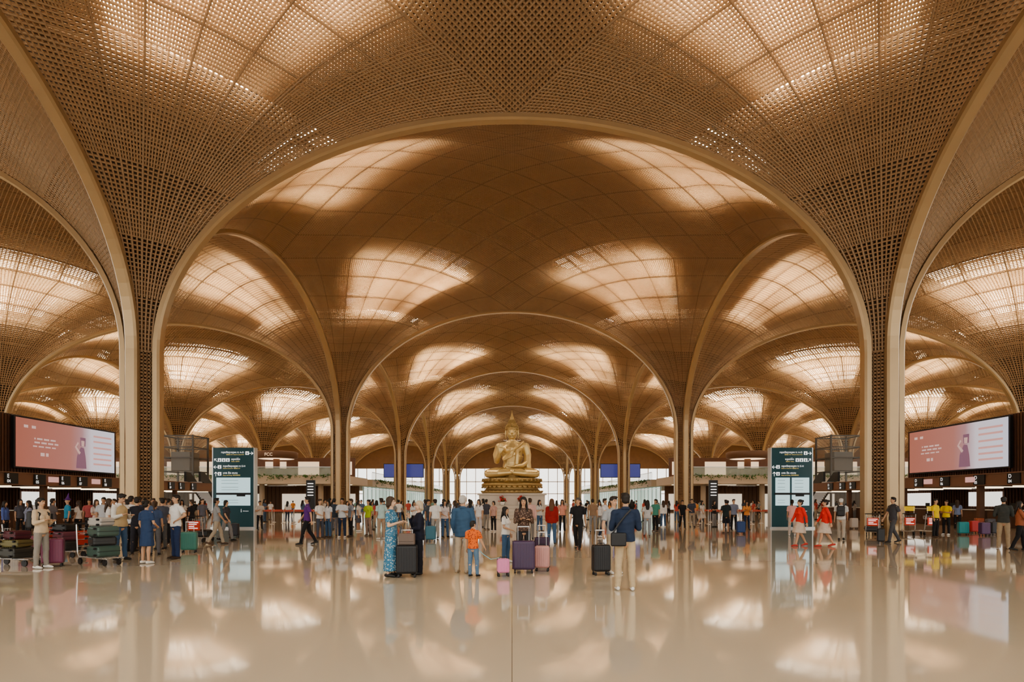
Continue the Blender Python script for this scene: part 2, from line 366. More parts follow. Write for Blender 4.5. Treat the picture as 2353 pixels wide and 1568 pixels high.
def suitcase_parts(w,h,d):
    b=B(); b.box((0,0,h/2+.05),(w,d,h-.06),0,min(.05,d*.22))
    n=7
    for i in range(n):
        x=-w*.38+w*.76*i/(n-1)
        for s in(1,-1): b.box((x,s*d*.5,h/2+.05),(w*.05,.014,h*.78),0,.004)
    b.box((0,0,h/2+.05),(w*1.005,.012,h-.07),1)
    body_=b.mesh('suitcase',[M_black,M_metal])
    b=B(); b.tube([(-w*.25,d*.3,h),(-w*.25,d*.3,h+.32),(w*.25,d*.3,h+.32),(w*.25,d*.3,h)],[.009,.009,.009,.009],8,side=(0,1,0)); b.box((0,d*.3,h+.325),(w*.55,.03,.03),0,.01); hd=b.mesh('pull_handle',[M_metal])
    b=B(); b.tube([(-.08,0,h+.02),(-.07,0,h+.05),(.07,0,h+.05),(.08,0,h+.02)],[(.012,.008)]*4,8,side=(0,1,0)); gh=b.mesh('grip',[M_black])
    b=B(); b.tube([(-.02,0,0.028),(.02,0,.028)],[.027,.027],12,cap=False,side=(0,1,0)); b.box((0,0,.055),(.03,.04,.03)); wh=b.mesh('wheel',[M_black])
    return body_,hd,gh,wh
SP={}
def suitcase(px=None,foot=None,w=.46,h=.66,d=.28,col=(.02,.02,.02),rot=0,label='',ext=True,loc=None,tilt=None):
    k=(w,h,d)
    if k not in SP: SP[k]=suitcase_parts(w,h,d)
    bo,hd,gh,wh=SP[k]; Z=zof(foot) if foot else 0
    l=loc or (wx(px,Z),Z,0)
    m=CM.get(('s',col)) 
    if not m: m=mat('shell_plastic',col,.35,noise=.04,nscale=20); CM[('s',col)]=m
    o=obj('suitcase',bo,None,l,(0,0,math.radians(rot)) if tilt is None else tilt,mats=[m,M_black])
    if ext: obj('pull_handle',hd,o)
    obj('grip',gh,o)
    for i in(1,-1):
        for j in(1,-1): obj('wheel',wh,o,(i*w*.38,j*d*.32,0))
    tag(o,label or 'hard-shell travel suitcase standing on its wheels','suitcase'); return o
def cart_parts():
    b=B()
    for s in(1,-1):
        b.tube([(s*.2,-.75,.17),(s*.28,.35,.20),(s*.28,.42,.3),(s*.26,.52,1.0)],[.016]*4,8); 
    for y in(-.7,-.35,0,.33): b.tube([(-.25,y,.19),(.25,y,.19)],[.013]*2,8,side=(0,1,0))
    for x in(-.1,.1): b.tube([(x,-.72,.18),(x,.38,.2)],[.01]*2,8)
    for z in(.45,.62,.8): b.tube([(-.26,.45+.08*z,z),(.26,.45+.08*z,z)],[.01]*2,8,side=(0,1,0))
    fr=b.mesh('frame',[M_metal])
    b=B(); b.tube([(-.3,.54,1.02),(.3,.54,1.02)],[.022]*2,10,side=(0,1,0)); hb=b.mesh('handlebar',[M_black])
    b=B(); 
    for z in(.78,.9): b.tube([(-.24,.38,z),(-.2,.22,z),(.2,.22,z),(.24,.38,z)],[.007]*4,6)
    for x in np.linspace(-.22,.22,7): b.tube([(x,.5,.74),(x,.24,.76),(x,.22,.92)],[.005]*3,6)
    bk=b.mesh('basket',[M_metal])
    b=B(); b.tube([(-.02,0,.08),(.02,0,.08)],[.08,.08],16,cap=False,side=(0,1,0)); b.box((0,0,.14),(.05,.05,.06)); wh=b.mesh('wheel',[M_black])
    b=B(); b.box((0,0,0),(.46,.015,.36),0); sg=b.mesh('advert_panel',[M_red])
    b=B(); 
    for i,(w_,z) in enumerate(((.36,.12),(.3,.05),(.2,-.03),(.34,-.1))): b.box((-.18+w_/2,-.011,z),(w_,.004,.03))
    lt=b.mesh('advert_lettering',[M_txt])
    return fr,hb,bk,wh,sg,lt
CP=None
def cart(px,foot,rot,label='metal luggage trolley with a red advert panel',load=(),top=None):
    global CP
    if CP is None: CP=cart_parts()
    fr,hb,bk,wh,sg,lt=CP; Z=zof(foot); l=Vector((wx(px,Z),Z,0)); a=math.radians(rot)
    o=empty('luggage_trolley',l,a)
    obj('frame',fr,o);obj('handlebar',hb,o);obj('basket',bk,o)
    p=obj('advert_panel',sg,o,(0,.56,.66)); obj('lettering',lt,p,(0,.024,0),(0,0,math.pi)); 
    for s in(1,-1): obj('wheel',wh,o,(s*.25,.36,0)); 
    for s in(1,-1): obj('wheel',wh,o,(s*.17,-.62,0))
    if top: 
        t=obj('top_panel',sg,o,(0,.5,1.25),(0,0,0),(1,1,.6),[top]); b=B(); b.tube([(-.2,.5,1.0),(-.2,.5,1.3)],[.01]*2,6); b.tube([(.2,.5,1.0),(.2,.5,1.3)],[.01]*2,6); obj('panel_post',b.mesh('panel_post',[M_metal]),o)
    tag(o,label,'luggage cart')
    R=Matrix.Rotation(a,4,'Z')
    z=.21
    for (w,h,d,col,kind,yy,rz) in load:
        s=suitcase(w=w,h=h,d=d,col=col,ext=False,loc=(0,0,0),label=kind)
        M=Matrix.Translation(l+R@Vector((0,yy,z+d/2)))@R@Matrix.Rotation(math.radians(rz),4,'Z')@Matrix.Rotation(math.pi/2,4,'Y')@Matrix.Rotation(math.pi/2,4,'Z')@Matrix.Translation((0,0,-h/2-.03))
        s.matrix_world=M; z+=d+.015
    return o
def text(s,size,m,parent,loc,rot=(math.pi/2,0,0),align='LEFT',name='lettering'):
    c=bpy.data.curves.new('t','FONT'); c.body=s; c.size=size; c.align_x=align; c.extrude=.002; c.materials.append(m)
    o=bpy.data.objects.new('tmpt',c); COL.objects.link(o); dg=bpy.context.evaluated_depsgraph_get(); dg.update()
    me=bpy.data.meshes.new_from_object(o.evaluated_get(dg)); bpy.data.objects.remove(o); 
    if len(me.materials)==0: me.materials.append(m)
    return obj(name,me,parent,loc,rot)
N_=True
navy=(.02,.035,.075); khaki=(.52,.41,.27); black=(.015,.015,.018); white=(.78,.77,.75); jeans=(.06,.12,.22); grey=(.25,.25,.25)
M_floral=floral((.06,.20,.33),(.55,.62,.62)); M_floral2=floral((.10,.06,.045),(.32,.22,.16),22); M_orange=floral((.75,.17,.04),(.35,.06,.03),14)
p=person(1437,1358,1.74,176,'phone',0,('long',navy),('trousers',khaki),'short',shoes=white,near=N_,label='person seen from behind in a navy shirt and khaki trousers')
worn(p,bag_mesh(M_black,.27,.24,.09,[(.1,-.03,.1),(.0,-.05,.26),(-.14,-.05,.44),(-.22,-.07,.52)]),'crossbody_bag','black leather crossbody bag with a long strap','bag',(.14,.185,.93))
person(1410,1318,1.70,20,'hold',0,('short',(.32,.34,.36)),('trousers',(.42,.34,.24)),'short',shoes=white,near=N_,label='person in a grey shirt holding a suitcase handle',yaw=10)
suitcase(1381,1322,.38,.64,.26,black,10,'black hard-shell cabin suitcase on four wheels')
p=person(899,1326,1.69,80,'phone',1,('short',M_floral),('maxi',M_floral),'bob',(.06,.035,.02),near=N_,skin=2,label='person in a long blue floral dress holding a suitcase')
person(962,1321,1.60,-75,'mouth',1,('jacket',(.012,.014,.03)),('wide',(.012,.012,.02)),'bob',(.55,.45,.32),near=N_,skin=2,label='light-haired person in dark clothes with a hand at the mouth',yaw=30)
suitcase(935,1327,.44,.66,.28,black,5,'black ribbed suitcase with silver trim',ext=True)
Zb=zof(1327); tag(obj('handbag',bag_mesh(mat('taupe_leather',(.16,.12,.10),.5),.34,.24,.14),None,(wx(935,Zb),Zb,.80)),'taupe leather handbag resting on a black suitcase','bag')
person(1064,1318,1.72,165,'relax',0,('jacket',(.045,.10,.18)),('trousers',(.50,.42,.32)),'short',(.5,.48,.45),near=N_,shoes=(.4,.33,.25),label='grey-haired person in a blue padded jacket and beige trousers')
person(1087,1326,1.18,160,'hold',0,('short',M_orange),('trousers',(.12,.2,.3)),'short',near=N_,label='child in an orange patterned shirt and jeans',yaw=-20,fixed=True)
Zk=zof(1325); suitcase(1156,1325,.26,.36,.2,(.75,.28,.48),10,'small pink child suitcase on wheels',ext=False)
b_=B(); b_.tube([(wx(1100,Zk),Zk,.56),(wx(1112,Zk),Zk-.02,.46),(wx(1128,Zk),Zk,.36),(wx(1150,Zk),Zk,.40)],[.008]*4,8); tag(obj('tether',b_.mesh('tether',[mat('light_blue_strap',(.25,.55,.65),.5)])),'light blue strap tied to a pink suitcase','strap')
person(1203,1301,1.70,10,'phone',1,('long',M_floral2),('trousers',(.03,.03,.035)),'long',near=N_,label='person with long dark hair in a brown floral blouse',yaw=-10)
person(1162,1294,1.45,70,'relax',1,('short',white),('trousers',jeans),'long',near=N_,shoes=white,label='young person in a white top and dark jeans')
suitcase(1203,1317,.50,.70,.3,(.075,.045,.10),0,'large purple ribbed suitcase with raised handle')
suitcase(1246,1313,.34,.56,.24,(.62,.34,.32),-8,'rose pink hard-shell suitcase')
suitcase(1245,1290,.4,.62,.26,(.05,.02,.06),0,'dark plum suitcase behind other luggage')
p=person(1328,1263,1.74,-15,'walk',0,('short',black),('trousers',black),'short',(.1,.09,.08),near=N_,label='person in black clothes walking with a white strap')
person(706,1252,1.78,-70,'walk',0,('short',(.12,.03,.22)),('trousers',black),'short',near=N_,label='person in a purple polo shirt striding')
person(1268,1252,1.68,170,'stand',1,('jacket',(.30,.02,.02)),('trousers',jeans),'long',(.12,.05,.02),label='person with long hair in a red jacket and jeans')
p=person(95,1307,1.68,80,'phone',1,('long',(.62,.5,.36)),('trousers',(.30,.28,.25)),'tail',near=N_,shoes=white,phone=True,label='person in a beige top carrying a black backpack')
worn(p,backpack_mesh(M_black),'backpack','black fabric backpack worn on shoulders','backpack',(0,.22,1.2))
person(277,1288,1.80,75,'phone',0,('long',(.7,.68,.63)),('trousers',jeans),'short',near=N_,pitch=.35,vest=(.50,.38,.22),phone=True,label='person in a beige vest and jeans looking at a phone')
person(337,1296,1.62,165,'relax',1,('short',(.03,.06,.14)),('dress',(.03,.06,.14)),'bun',near=N_,shoes=white,label='person in a knee-length navy dress')
person(404,1285,1.78,-35,'hips',0,('short',white),('trousers',(.02,.04,.11)),'short',near=N_,label='person in a white shirt with hands on hips',shoes=(.05,.03,.02))
suitcase(435,1270,.46,.62,.28,(.06,.22,.18),15,'mint green hard-shell suitcase')
others=[
(302,1268,1.76,175,'stand',0,('short',(.65,.66,.68)),('trousers',black),'short'),(321,1262,1.74,180,'fold',0,('short',(.05,.06,.1)),('trousers',black),'short'),
(372,1263,1.70,-120,'relax',0,('short',(.08,.09,.12)),('trousers',(.1,.1,.1)),'short'),(352,1250,1.7,30,'stand',0,('short',(.1,.15,.25)),('trousers',black),'short'),(290,1252,1.66,-60,'stand',1,('short',(.7,.68,.66)),('trousers',black),'long'),
(498,1252,1.74,120,'walk',0,('short',(.32,.33,.34)),('trousers',(.42,.36,.28)),'short'),(520,1243,1.66,80,'walk',1,('short',(.06,.06,.07)),('trousers',grey),'bob'),
(238,1250,1.74,20,'stand',0,('short',(.5,.52,.55)),('trousers',navy),'short'),(47,1235,1.68,60,'stand',1,('short',(.08,.08,.1)),('trousers',black),'long'),(12,1240,1.6,100,'stand',1,('long',(.1,.15,.4)),('trousers',black),'long'),
(155,1238,1.72,-40,'stand',0,('short',(.04,.25,.4)),('trousers',black),'hat'),(122,1245,1.7,150,'fold',0,('short',(.12,.10,.1)),('trousers',black),'short'),(180,1238,1.62,-90,'relax',1,('short',(.75,.7,.66)),('trousers',black),'long'),
(388,1240,1.7,170,'stand',0,('short',(.45,.42,.4)),('trousers',black),'cap'),(465,1226,1.7,60,'stand',0,('short',(.15,.15,.18)),('trousers',grey),'short'),(205,1232,1.68,30,'stand',0,('short',(.4,.1,.1)),('trousers',black),'short'),(262,1232,1.7,-20,'stand',0,('short',(.15,.18,.2)),('trousers',black),'short'),
(418,1224,1.66,20,'stand',1,('short',(.6,.55,.5)),('trousers',black),'long'),(332,1240,1.7,0,'stand',0,('short',(.1,.1,.15)),('trousers',black),'short'),(85,1225,1.68,40,'stand',0,('short',(.6,.6,.62)),('trousers',black),'short'),
(315,1274,1.72,200,'phone',0,('short',(.02,.02,.03)),('trousers',(.03,.03,.04)),'short'),(356,1276,1.6,-160,'stand',1,('short',(.05,.08,.16)),('trousers',(.12,.12,.13)),'tail'),(252,1266,1.68,120,'stand',1,('short',(.72,.7,.68)),('trousers',grey),'long'),
(378,1252,1.72,10,'phone',0,('short',(.35,.3,.28)),('trousers',black),'short'),(300,1242,1.74,160,'stand',0,('short',(.03,.04,.06)),('trousers',black),'short'),(440,1236,1.66,-90,'stand',0,('short',(.02,.02,.025)),('trousers',black),'short'),(222,1244,1.66,60,'fold',1,('short',(.55,.45,.42)),('trousers',black),'long'),(65,1248,1.62,-30,'stand',1,('short',(.2,.22,.3)),('trousers',black),'long'),
(735,1238,1.68,60,'relax',0,('short',white),('trousers',(.08,.09,.12)),'short'),(754,1238,1.64,-30,'stand',1,('short',(.7,.72,.75)),('trousers',jeans),'long'),(768,1233,1.72,190,'relax',0,('short',(.05,.07,.1)),('trousers',(.2,.2,.22)),'short'),
(786,1236,1.72,0,'phone',0,('short',(.60,.63,.66)),('trousers',navy),'short'),(806,1236,1.7,-60,'stand',0,('short',(.3,.35,.42)),('trousers',black),'short'),(824,1222,1.66,90,'stand',1,('short',(.7,.65,.6)),('skirt',(.1,.1,.12)),'long'),
(846,1232,1.66,-20,'relax',1,('short',(.45,.6,.08)),('trousers',(.35,.25,.2)),'tail'),(876,1240,1.72,-140,'stand',0,('short',(.45,.62,.62)),('trousers',(.4,.3,.22)),'short'),(1000,1238,1.68,200,'stand',0,('short',white),('trousers',(.35,.33,.3)),'short'),
(984,1232,1.66,60,'stand',0,('short',(.08,.1,.12)),('trousers',jeans),'short'),(1022,1236,1.64,30,'relax',1,('short',(.66,.6,.6)),('trousers',jeans),'long'),(1044,1234,1.62,-90,'phone',1,('long',(.25,.28,.35)),('trousers',grey),'long'),
(1100,1228,1.68,-20,'stand',1,('short',(.75,.72,.72)),('trousers',(.55,.5,.5)),'long'),(1118,1218,1.70,150,'relax',0,('short',(.08,.08,.1)),('trousers',(.3,.28,.25)),'short'),(1134,1222,1.60,-30,'stand',1,('short',(.55,.35,.3)),('trousers',black),'bob'),(1218,1240,1.72,180,'stand',0,('long',(.62,.4,.36)),('trousers',(.2,.18,.16)),'short'),(1240,1222,1.66,40,'phone',1,('short',(.6,.58,.55)),('trousers',jeans),'long'),(1292,1222,1.68,0,'stand',1,('short',(.7,.33,.25)),('trousers',black),'long'),
(1362,1225,1.7,170,'stand',0,('short',(.3,.2,.13)),('trousers',grey),'short'),(1390,1236,1.72,60,'push',0,('short',(.72,.72,.74)),('trousers',navy),'short'),(1488,1233,1.64,170,'relax',1,('short',(.55,.55,.55)),('trousers',(.3,.33,.36)),'long'),
(1506,1222,1.7,-40,'stand',0,('short',(.08,.28,.22)),('trousers',black),'short'),(1524,1212,1.64,180,'stand',1,('long',white),('trousers',jeans),'long'),(1568,1216,1.68,0,'walk',0,('short',black),('trousers',black),'short'),
(1614,1208,1.64,30,'walk',1,('short',(.75,.72,.7)),('skirt',(.6,.57,.55)),'long'),(1668,1226,1.66,180,'stand',0,('short',(.02,.03,.03)),('shorts',black),'short'),(1686,1220,1.7,0,'stand',0,('short',(.2,.22,.3)),('trousers',black),'short'),
(1820,1232,1.66,160,'stand',1,('short',(.72,.4,.38)),('trousers',(.5,.45,.42)),'tail'),
(2064,1212,1.7,-60,'stand',0,('short',(.1,.12,.15)),('trousers',black),'short'),(1998,1212,1.66,20,'push',1,('short',(.75,.55,.05)),('trousers',black),'long'),(2150,1236,1.70,30,'stand',0,('short',(.80,.6,.04)),('trousers',black),'short'),(2174,1230,1.64,-60,'fold',0,('short',(.8,.6,.04)),('trousers',black),'short'),
(2200,1218,1.66,140,'stand',1,('short',(.2,.25,.4)),('trousers',black),'long'),
]
def cname(c):
    if not isinstance(c,tuple): return 'patterned'
    r,g,b=c
    if max(c)<.06: return 'black'
    if r>.5 and g>.5 and b<.3: return 'yellow'
    if min(c)>.5: return 'white'
    if max(c)-min(c)<.08: return 'grey' if max(c)<.45 else 'pale'
    if b>r and b>g: return 'blue'
    if g>=r and g>b: return 'green'
    if g>=r: return 'teal'
    return 'red-brown' if g<.5*r else 'tan'
for i,t in enumerate(others):
    px,ft,h,rot,pose,fem,tk,bt,hs=t
    hc=(.10,.02,.20) if hs=='hat' else rnd.choice([(.02,.015,.012),(.03,.02,.015),(.06,.035,.02)])
    act={'stand':'standing','relax':'standing relaxed','walk':'walking','phone':'looking at a phone','push':'pushing a trolley','fold':'standing with folded arms'}.get(pose,'standing')
    o=person(px,ft,h,rot,pose,fem,tk,bt,hs,hc,skin=i%2,shoes=rnd.choice([black,white,(.1,.06,.04)]),label='person in a %s top and %s %s %s'%(cname(tk[1]),cname(bt[1]),'skirt' if bt[0]=='skirt' else bt[0],act),group='travellers in the hall')
    if i==1: text('CAMB',.13,M_txt,o,(0,.15,1.27),(math.pi/2,0,math.pi),align='CENTER')
for px,ft in((1838,1256),(1896,1257)):
    person(px,ft,1.68,-80 if px<1850 else -100,'walk',1,('long',(.72,.05,.04)),('skirt',(.60,.50,.42)),'bun',near=True,shoes=(.5,.05,.04),label='person in a red blouse and pale skirt walking')
p=person(1933,1242,1.74,150,'walk',0,('short',(.72,.72,.7)),('trousers',(.50,.45,.38)),'cap',(.7,.7,.68),near=False,label='person in a white shirt with a dark backpack')
worn(p,backpack_mesh(M_black),'backpack','dark fabric backpack worn on shoulders','backpack',(0,.22,1.2))
person(2052,1248,1.78,-85,'walk',0,('short',(.07,.07,.08)),('trousers',(.09,.09,.1)),'short',near=True,label='person in dark clothes striding with a suitcase')
suitcase(2024,1250,.38,.56,.25,black,60,'black cabin suitcase being wheeled')
person(2306,1262,1.74,150,'phone',0,('long',(.06,.065,.06)),('trousers',(.42,.33,.22)),'cap',(.03,.03,.03),near=True,shoes=(.6,.5,.4),label='person in a dark plaid shirt and cap')
person(2343,1266,1.62,60,'push',1,('long',(.35,.12,.06)),('trousers',black),'long',label='person in a rust top pushing a stroller')
Zs=zof(1272); so=empty('stroller',(wx(2352,Zs)+.55,Zs-.2,0),math.radians(60)); tag(so,'grey baby stroller with black wheels','stroller')
b=B()
for s in(1,-1): b.tube([(s*.22,-.4,.1),(s*.22,.1,.55),(s*.22,.45,1.0)],[.012]*3,8); b.tube([(s*.22,.3,.1),(s*.22,-.1,.6)],[.012]*2,8)
b.tube([(-.22,.45,1.0),(.22,.45,1.0)],[.014]*2,8,side=(0,1,0)); obj('frame',b.mesh('frame',[M_metal]),so)
b=B(); b.tube([(0,-.3,.45),(0,.05,.42),(0,.3,.9)],[(.19,.04)]*3,12); b.ell((0,.12,.88),(.2,.22,.16)); obj('seat',b.mesh('seat',[mat('stroller_grey',(.08,.09,.1),.8)],True),so)
for s in(1,-1):
    for y in(-.4,.3): b=B(); b.tube([(-.015,0,0),(.015,0,0)],[.09,.09],14,cap=False,side=(0,1,0)); obj('wheel',b.mesh('wheel',[M_black]),so,(s*.23,y,.09))
cols=[(.7,.7,.7),(.06,.07,.1),(.1,.15,.25),(.5,.1,.08),(.55,.5,.45),(.02,.02,.02),(.25,.28,.3),(.7,.3,.1),(.2,.35,.3),(.75,.74,.72)]
rngs=[(595,760,10),(720,900,16),(900,1090,22),(1250,1420,16),(1420,1600,14),(1600,1760,9),(400,480,3),(1870,1990,5),(1060,1110,3)]
poses=['stand','walk','phone','relax','fold']
for a,b_,n in rngs:
    k=0;tr=0
    while k<n and tr<200:
        tr+=1; px=rnd.uniform(a,b_); ft=rnd.choice([1186,1190,1195,1200,1206,1212,1218])
        Z=zof(ft); x=wx(px,Z)
        if any((x-u)**2+(Z-v)**2<.8**2 for u,v in SPOTS): continue
        if abs(x)<5.5 and 53<Z<67: continue
        k+=1; fem=rnd.random()<.5; pz=rnd.choice(poses); tc=rnd.choice(cols); bc=rnd.choice([black,navy,grey,jeans,(.35,.3,.24)])
        person(px,ft,rnd.uniform(1.58,1.76),rnd.choice([0,180,90,-90,40,-150,150]),pz,int(fem),('short',tc),('trousers',bc),'long' if fem else 'short',skin=rnd.choice([0,1]),label='person in a %s top and %s trousers in the crowd'%(cname(tc),cname(bc)),group='distant crowd in the hall',fixed=True)
cart(226,1297,60,'luggage trolley stacked with suitcases',[(.46,.66,.26,(.07,.12,.10),'sage green suitcase lying on a trolley',-.2,8),(.42,.6,.22,(.03,.03,.03),'black suitcase lying on a luggage pile',-.15,-10),(.44,.62,.24,(.09,.14,.12),'green ribbed suitcase lying on a luggage pile',-.2,5),(.4,.52,.2,(.5,.48,.45),'cream bag on top of a luggage pile',-.1,20)])
cart(140,1280,75,'luggage trolley loaded with dark bags',[(.46,.66,.26,(.03,.03,.03),'black suitcase lying on a trolley',-.2,5),(.46,.62,.24,(.14,.04,.06),'maroon suitcase lying on a trolley',-.2,-8),(.4,.5,.2,(.02,.02,.02),'black holdall on top of a luggage pile',-.1,15)])
cart(22,1300,80,'luggage trolley loaded with wrapped bags',[(.46,.66,.24,(.05,.05,.04),'black bag lying on a trolley',-.2,0),(.44,.6,.18,(.17,.15,.06),'olive bag lying on a trolley',-.2,10),(.4,.5,.2,(.10,.02,.03),'dark red bundle on a trolley',-.2,-5)])
suitcase(122,1302,.46,.66,.28,(.20,.05,.10),25,'maroon hard-shell suitcase standing upright',ext=False)
suitcase(68,1285,.5,.62,.28,(.20,.05,.08),-10,'dark red hard-shell suitcase standing upright',ext=False)
suitcase(30,1268,.46,.60,.28,(.4,.38,.36),10,'pale grey suitcase standing upright',ext=False)
cart(462,1246,180,'luggage trolley with a red advert panel',[(.5,.7,.26,(.03,.03,.03),'black suitcase lying on a trolley',-.1,0)])
cart(2078,1230,172,'luggage trolley with red and yellow panels',top=M_yel); cart(2126,1230,178,'luggage trolley with red and yellow panels',top=M_yel)
cart(2006,1232,150,'luggage trolley loaded with bags',[(.5,.7,.26,(.03,.03,.03),'black suitcase lying on a trolley',-.1,0)])
for px,ft,c,n in((2213,1230,(.02,.30,.33),'teal hard-shell suitcase standing upright'),(2238,1226,(.5,.04,.04),'red hard-shell suitcase standing upright'),(2262,1232,(.12,.06,.15),'purple hard-shell suitcase standing upright'),(2286,1230,(.04,.04,.05),'black hard-shell suitcase standing upright'),(2250,1216,(.45,.12,.05),'orange hard-shell suitcase standing upright'),(2276,1218,(.1,.1,.12),'dark grey suitcase standing upright')):
    suitcase(px,ft,.44,.60,.26,c,rnd.uniform(-12,12),n,ext=False)
for px,ft,c,n in((1702,1228,(.02,.06,.2),'dark blue suitcase standing upright'),(1512,1208,black,'black cabin suitcase standing upright'),(990,1245,(.04,.16,.22),'petrol blue suitcase standing upright'),(538,1236,(.03,.03,.04),'black cabin suitcase standing upright'),(1962,1216,(.55,.5,.45),'beige cabin suitcase standing upright')):
    suitcase(px,ft,.4,.6,.26,c,0,n,ext=False)
# ---------- STATUE
ZS=60.0
def statue():
    b=B()
    for s in(1,-1):
        b.tube([(s*.6,.2,.55),(s*1.5,-.4,.52),(s*2.15,-.9,.42)],[.58,.5,.42],16)
        b.tube([(s*2.15,-.95,.40),(s*1.2,-1.4,.42),(s*.2,-1.5,.5)],[.40,.34,.26],16)
        b.tube([(s*.25,-1.45,.66),(s*-.5,-1.35,.72),(s*-.95,-1.3,.7)],[(.2,.16),(.2,.14),(.14,.1)],12)
    b.tube([(0,.1,.3),(0,.1,.9),(0,.05,1.5),(0,0,2.2),(0,0,2.85),(0,0,3.25)],[(1.05,.8),(.86,.65),(.76,.55),(.98,.62),(1.18,.6),(.7,.4)],20)
    b.ell((.45,-.42,2.65),(.42,.3,.34)); b.ell((-.45,-.42,2.65),(.42,.3,.34))
    b.tube([(0,0,3.2),(0,-.03,3.7)],[.32,.3])
    for s in(1,-1): b.tube([(s*.4,0,3.15),(s*1.2,.02,3.0)],[.34,.34])
    b.ell((0,-.02,4.35),(.54,.6,.7)); b.ell((0,-.12,4.1),(.46,.5,.5)); b.ell((0,-.48,3.82),(.16,.12,.12))
    b.tube([(0,-.6,4.48),(0,-.76,4.2),(0,-.64,4.16)],[.05,.10,.09],8)
    for s in(1,-1):
        b.tube([(s*.57,.0,4.55),(s*.62,.0,4.2),(s*.57,-.02,3.8)],[(.07,.14),(.06,.11),(.05,.09)],8)
        b.tube([(s*.08,-.60,4.56),(s*.24,-.60,4.60),(s*.42,-.46,4.53)],[.035,.035,.03],8)
        b.ell((s*.24,-.53,4.42),(.13,.07,.05))
    b.ell((0,-.60,3.99),(.15,.07,.03)); b.ell((0,-.58,3.93),(.11,.07,.035))
    b.tube([(1.25,0,2.95),(1.42,.05,2.2),(1.4,-.1,1.5)],[.33,.3,.25]); b.tube([(1.4,-.1,1.5),(.9,-.85,1.15),(.3,-1.15,1.08)],[.26,.2,.16])
    b.tube([(.3,-1.15,1.05),(-.1,-1.2,1.02)],[(.26,.1),(.28,.09)],12,side=(0,1,0))
    for i in range(4): b.tube([(-.1,-1.0-.13*i,1.04),(-.3,-1.0-.13*i,1.06),(-.52+.05*abs(i-1),-1.0-.13*i,1.12)],[.06,.055,.045],8)
    b.tube([(-1.25,0,2.95),(-1.5,-.05,2.2),(-1.42,-.3,1.6)],[.33,.3,.25]); b.tube([(-1.42,-.3,1.6),(-1.2,-.85,2.0),(-1.1,-1.1,2.35)],[.26,.2,.16])
    b.tube([(-1.1,-1.1,2.35),(-1.07,-1.15,2.75)],[(.2,.1),(.25,.1)],12)
    for i,l in enumerate((.36,.44,.48,.4)): b.tube([(-1.28+.14*i,-1.15,2.75),(-1.30+.155*i,-1.17,2.75+l)],[.062,.05],8)
    b.tube([(-.88,-1.14,2.5),(-.72,-1.22,2.75)],[.075,.055],8)
    me=b.remesh('statue',.035,[M_gold],3)
    b=B(); b.ell((0,.06,4.66),(.60,.64,.56)); b.ell((0,.08,5.2),(.34,.36,.34))
    for i in range(260):
        z=1-(i+.5)/260*1.2; r=math.sqrt(max(0,1-z*z)); a=i*2.39996
        x,y,zz=.60*r*math.cos(a),.06+.64*r*math.sin(a),4.66+.56*z
        if y<-.3 and zz<4.82: continue
        b.ell((x,y,zz),(.065,.065,.065),seg=6,rings=4)
    for i in range(70):
        z=1-(i+.5)/70*1.1; r=math.sqrt(max(0,1-z*z)); a=i*2.39996
        b.ell((.34*r*math.cos(a),.08+.36*r*math.sin(a),5.2+.34*z),(.06,.06,.06),seg=6,rings=4)
    hr=b.mesh('hair_curls',[M_goldd],True)
    b=B(); b.lathe([(.15,5.45),(.24,5.56),(.17,5.64),(.2,5.72),(.12,5.84),(.13,5.92),(.05,6.12),(.01,6.4)],c=(0,.06,0),seg=12)
    fin=b.mesh('flame_finial',[M_gold],True)
    b=B()
    b.tube([(0,.08,.4),(0,.08,.9),(.02,.03,1.5),(.05,-.0,2.1)],[(1.1,.85),(.92,.7),(.82,.6),(1.0,.66)],20,cs=.3)
    b.tube([(-.85,-.45,1.8),(-.2,-.62,2.2),(.45,-.58,2.75),(.85,-.2,3.2),(.8,.35,2.9)],[(.25,.08),(.36,.09),(.42,.12),(.45,.14),(.45,.15)],12,side=(1,0,1))
    b.tube([(1.28,.02,2.98),(1.46,.05,2.2),(1.44,-.1,1.5),(1.55,-.2,.9)],[.38,.36,.34,.28])
    b.tube([(.55,-.72,2.95),(.5,-.86,2.2),(.45,-.9,1.3)],[(.15,.05),(.16,.05),(.17,.05)],8)
    for s in(1,-1):
        for j in range(4): b.tube([(s*(.5+.35*j),-.35-.25*j,1.02-.08*j),(s*(.9+.35*j),-.9-.12*j,.82-.06*j),(s*(1.0+.3*j),-1.35+.02*j,.55)],[.05,.055,.04],8)
    robe=b.remesh('robe',.035,[M_gold],2)
    return me,hr,fin,robe
me,hr,fin,robe=statue()
st=empty('seated_statue',(0,ZS,0))
tag(st,'large golden seated statue with raised hand on a lotus pedestal','statue')
fig=obj('figure',me,st,(0,0,3.72)); obj('hair_curls',hr,fig); obj('flame_finial',fin,fig); obj('robe',robe,fig)
b=B(); b.lathe([(2.75,0),(2.9,.12),(2.8,.22),(2.55,.28),(2.45,.5),(2.55,.62),(2.8,.72),(2.9,.8),(2.75,.95),(2.6,1.0)],seg=48,sy=.8)
def petals(b,n,R,z,hh,out,sy,flip=1):
    for i in range(n):
        a=2*math.pi*(i+.5*(flip<0))/n; wdt=math.pi*R/n*.95
        V=[]
        for t,wf,o in((0,.75,0),(.35,1,.5),(.7,.8,.95),(1,.05,.85)):
            for q in(-1,0,1):
                rr=R+out*o-(.06 if q else 0); aa=a+q*wf*wdt/R
                V.append((rr*math.cos(aa),rr*math.sin(aa)*sy,z+flip*hh*t))
        F=[(r*3+c,r*3+c+1,r*3+c+4,r*3+c+3) for r in range(3) for c in range(2)]
        b.add(V,F)
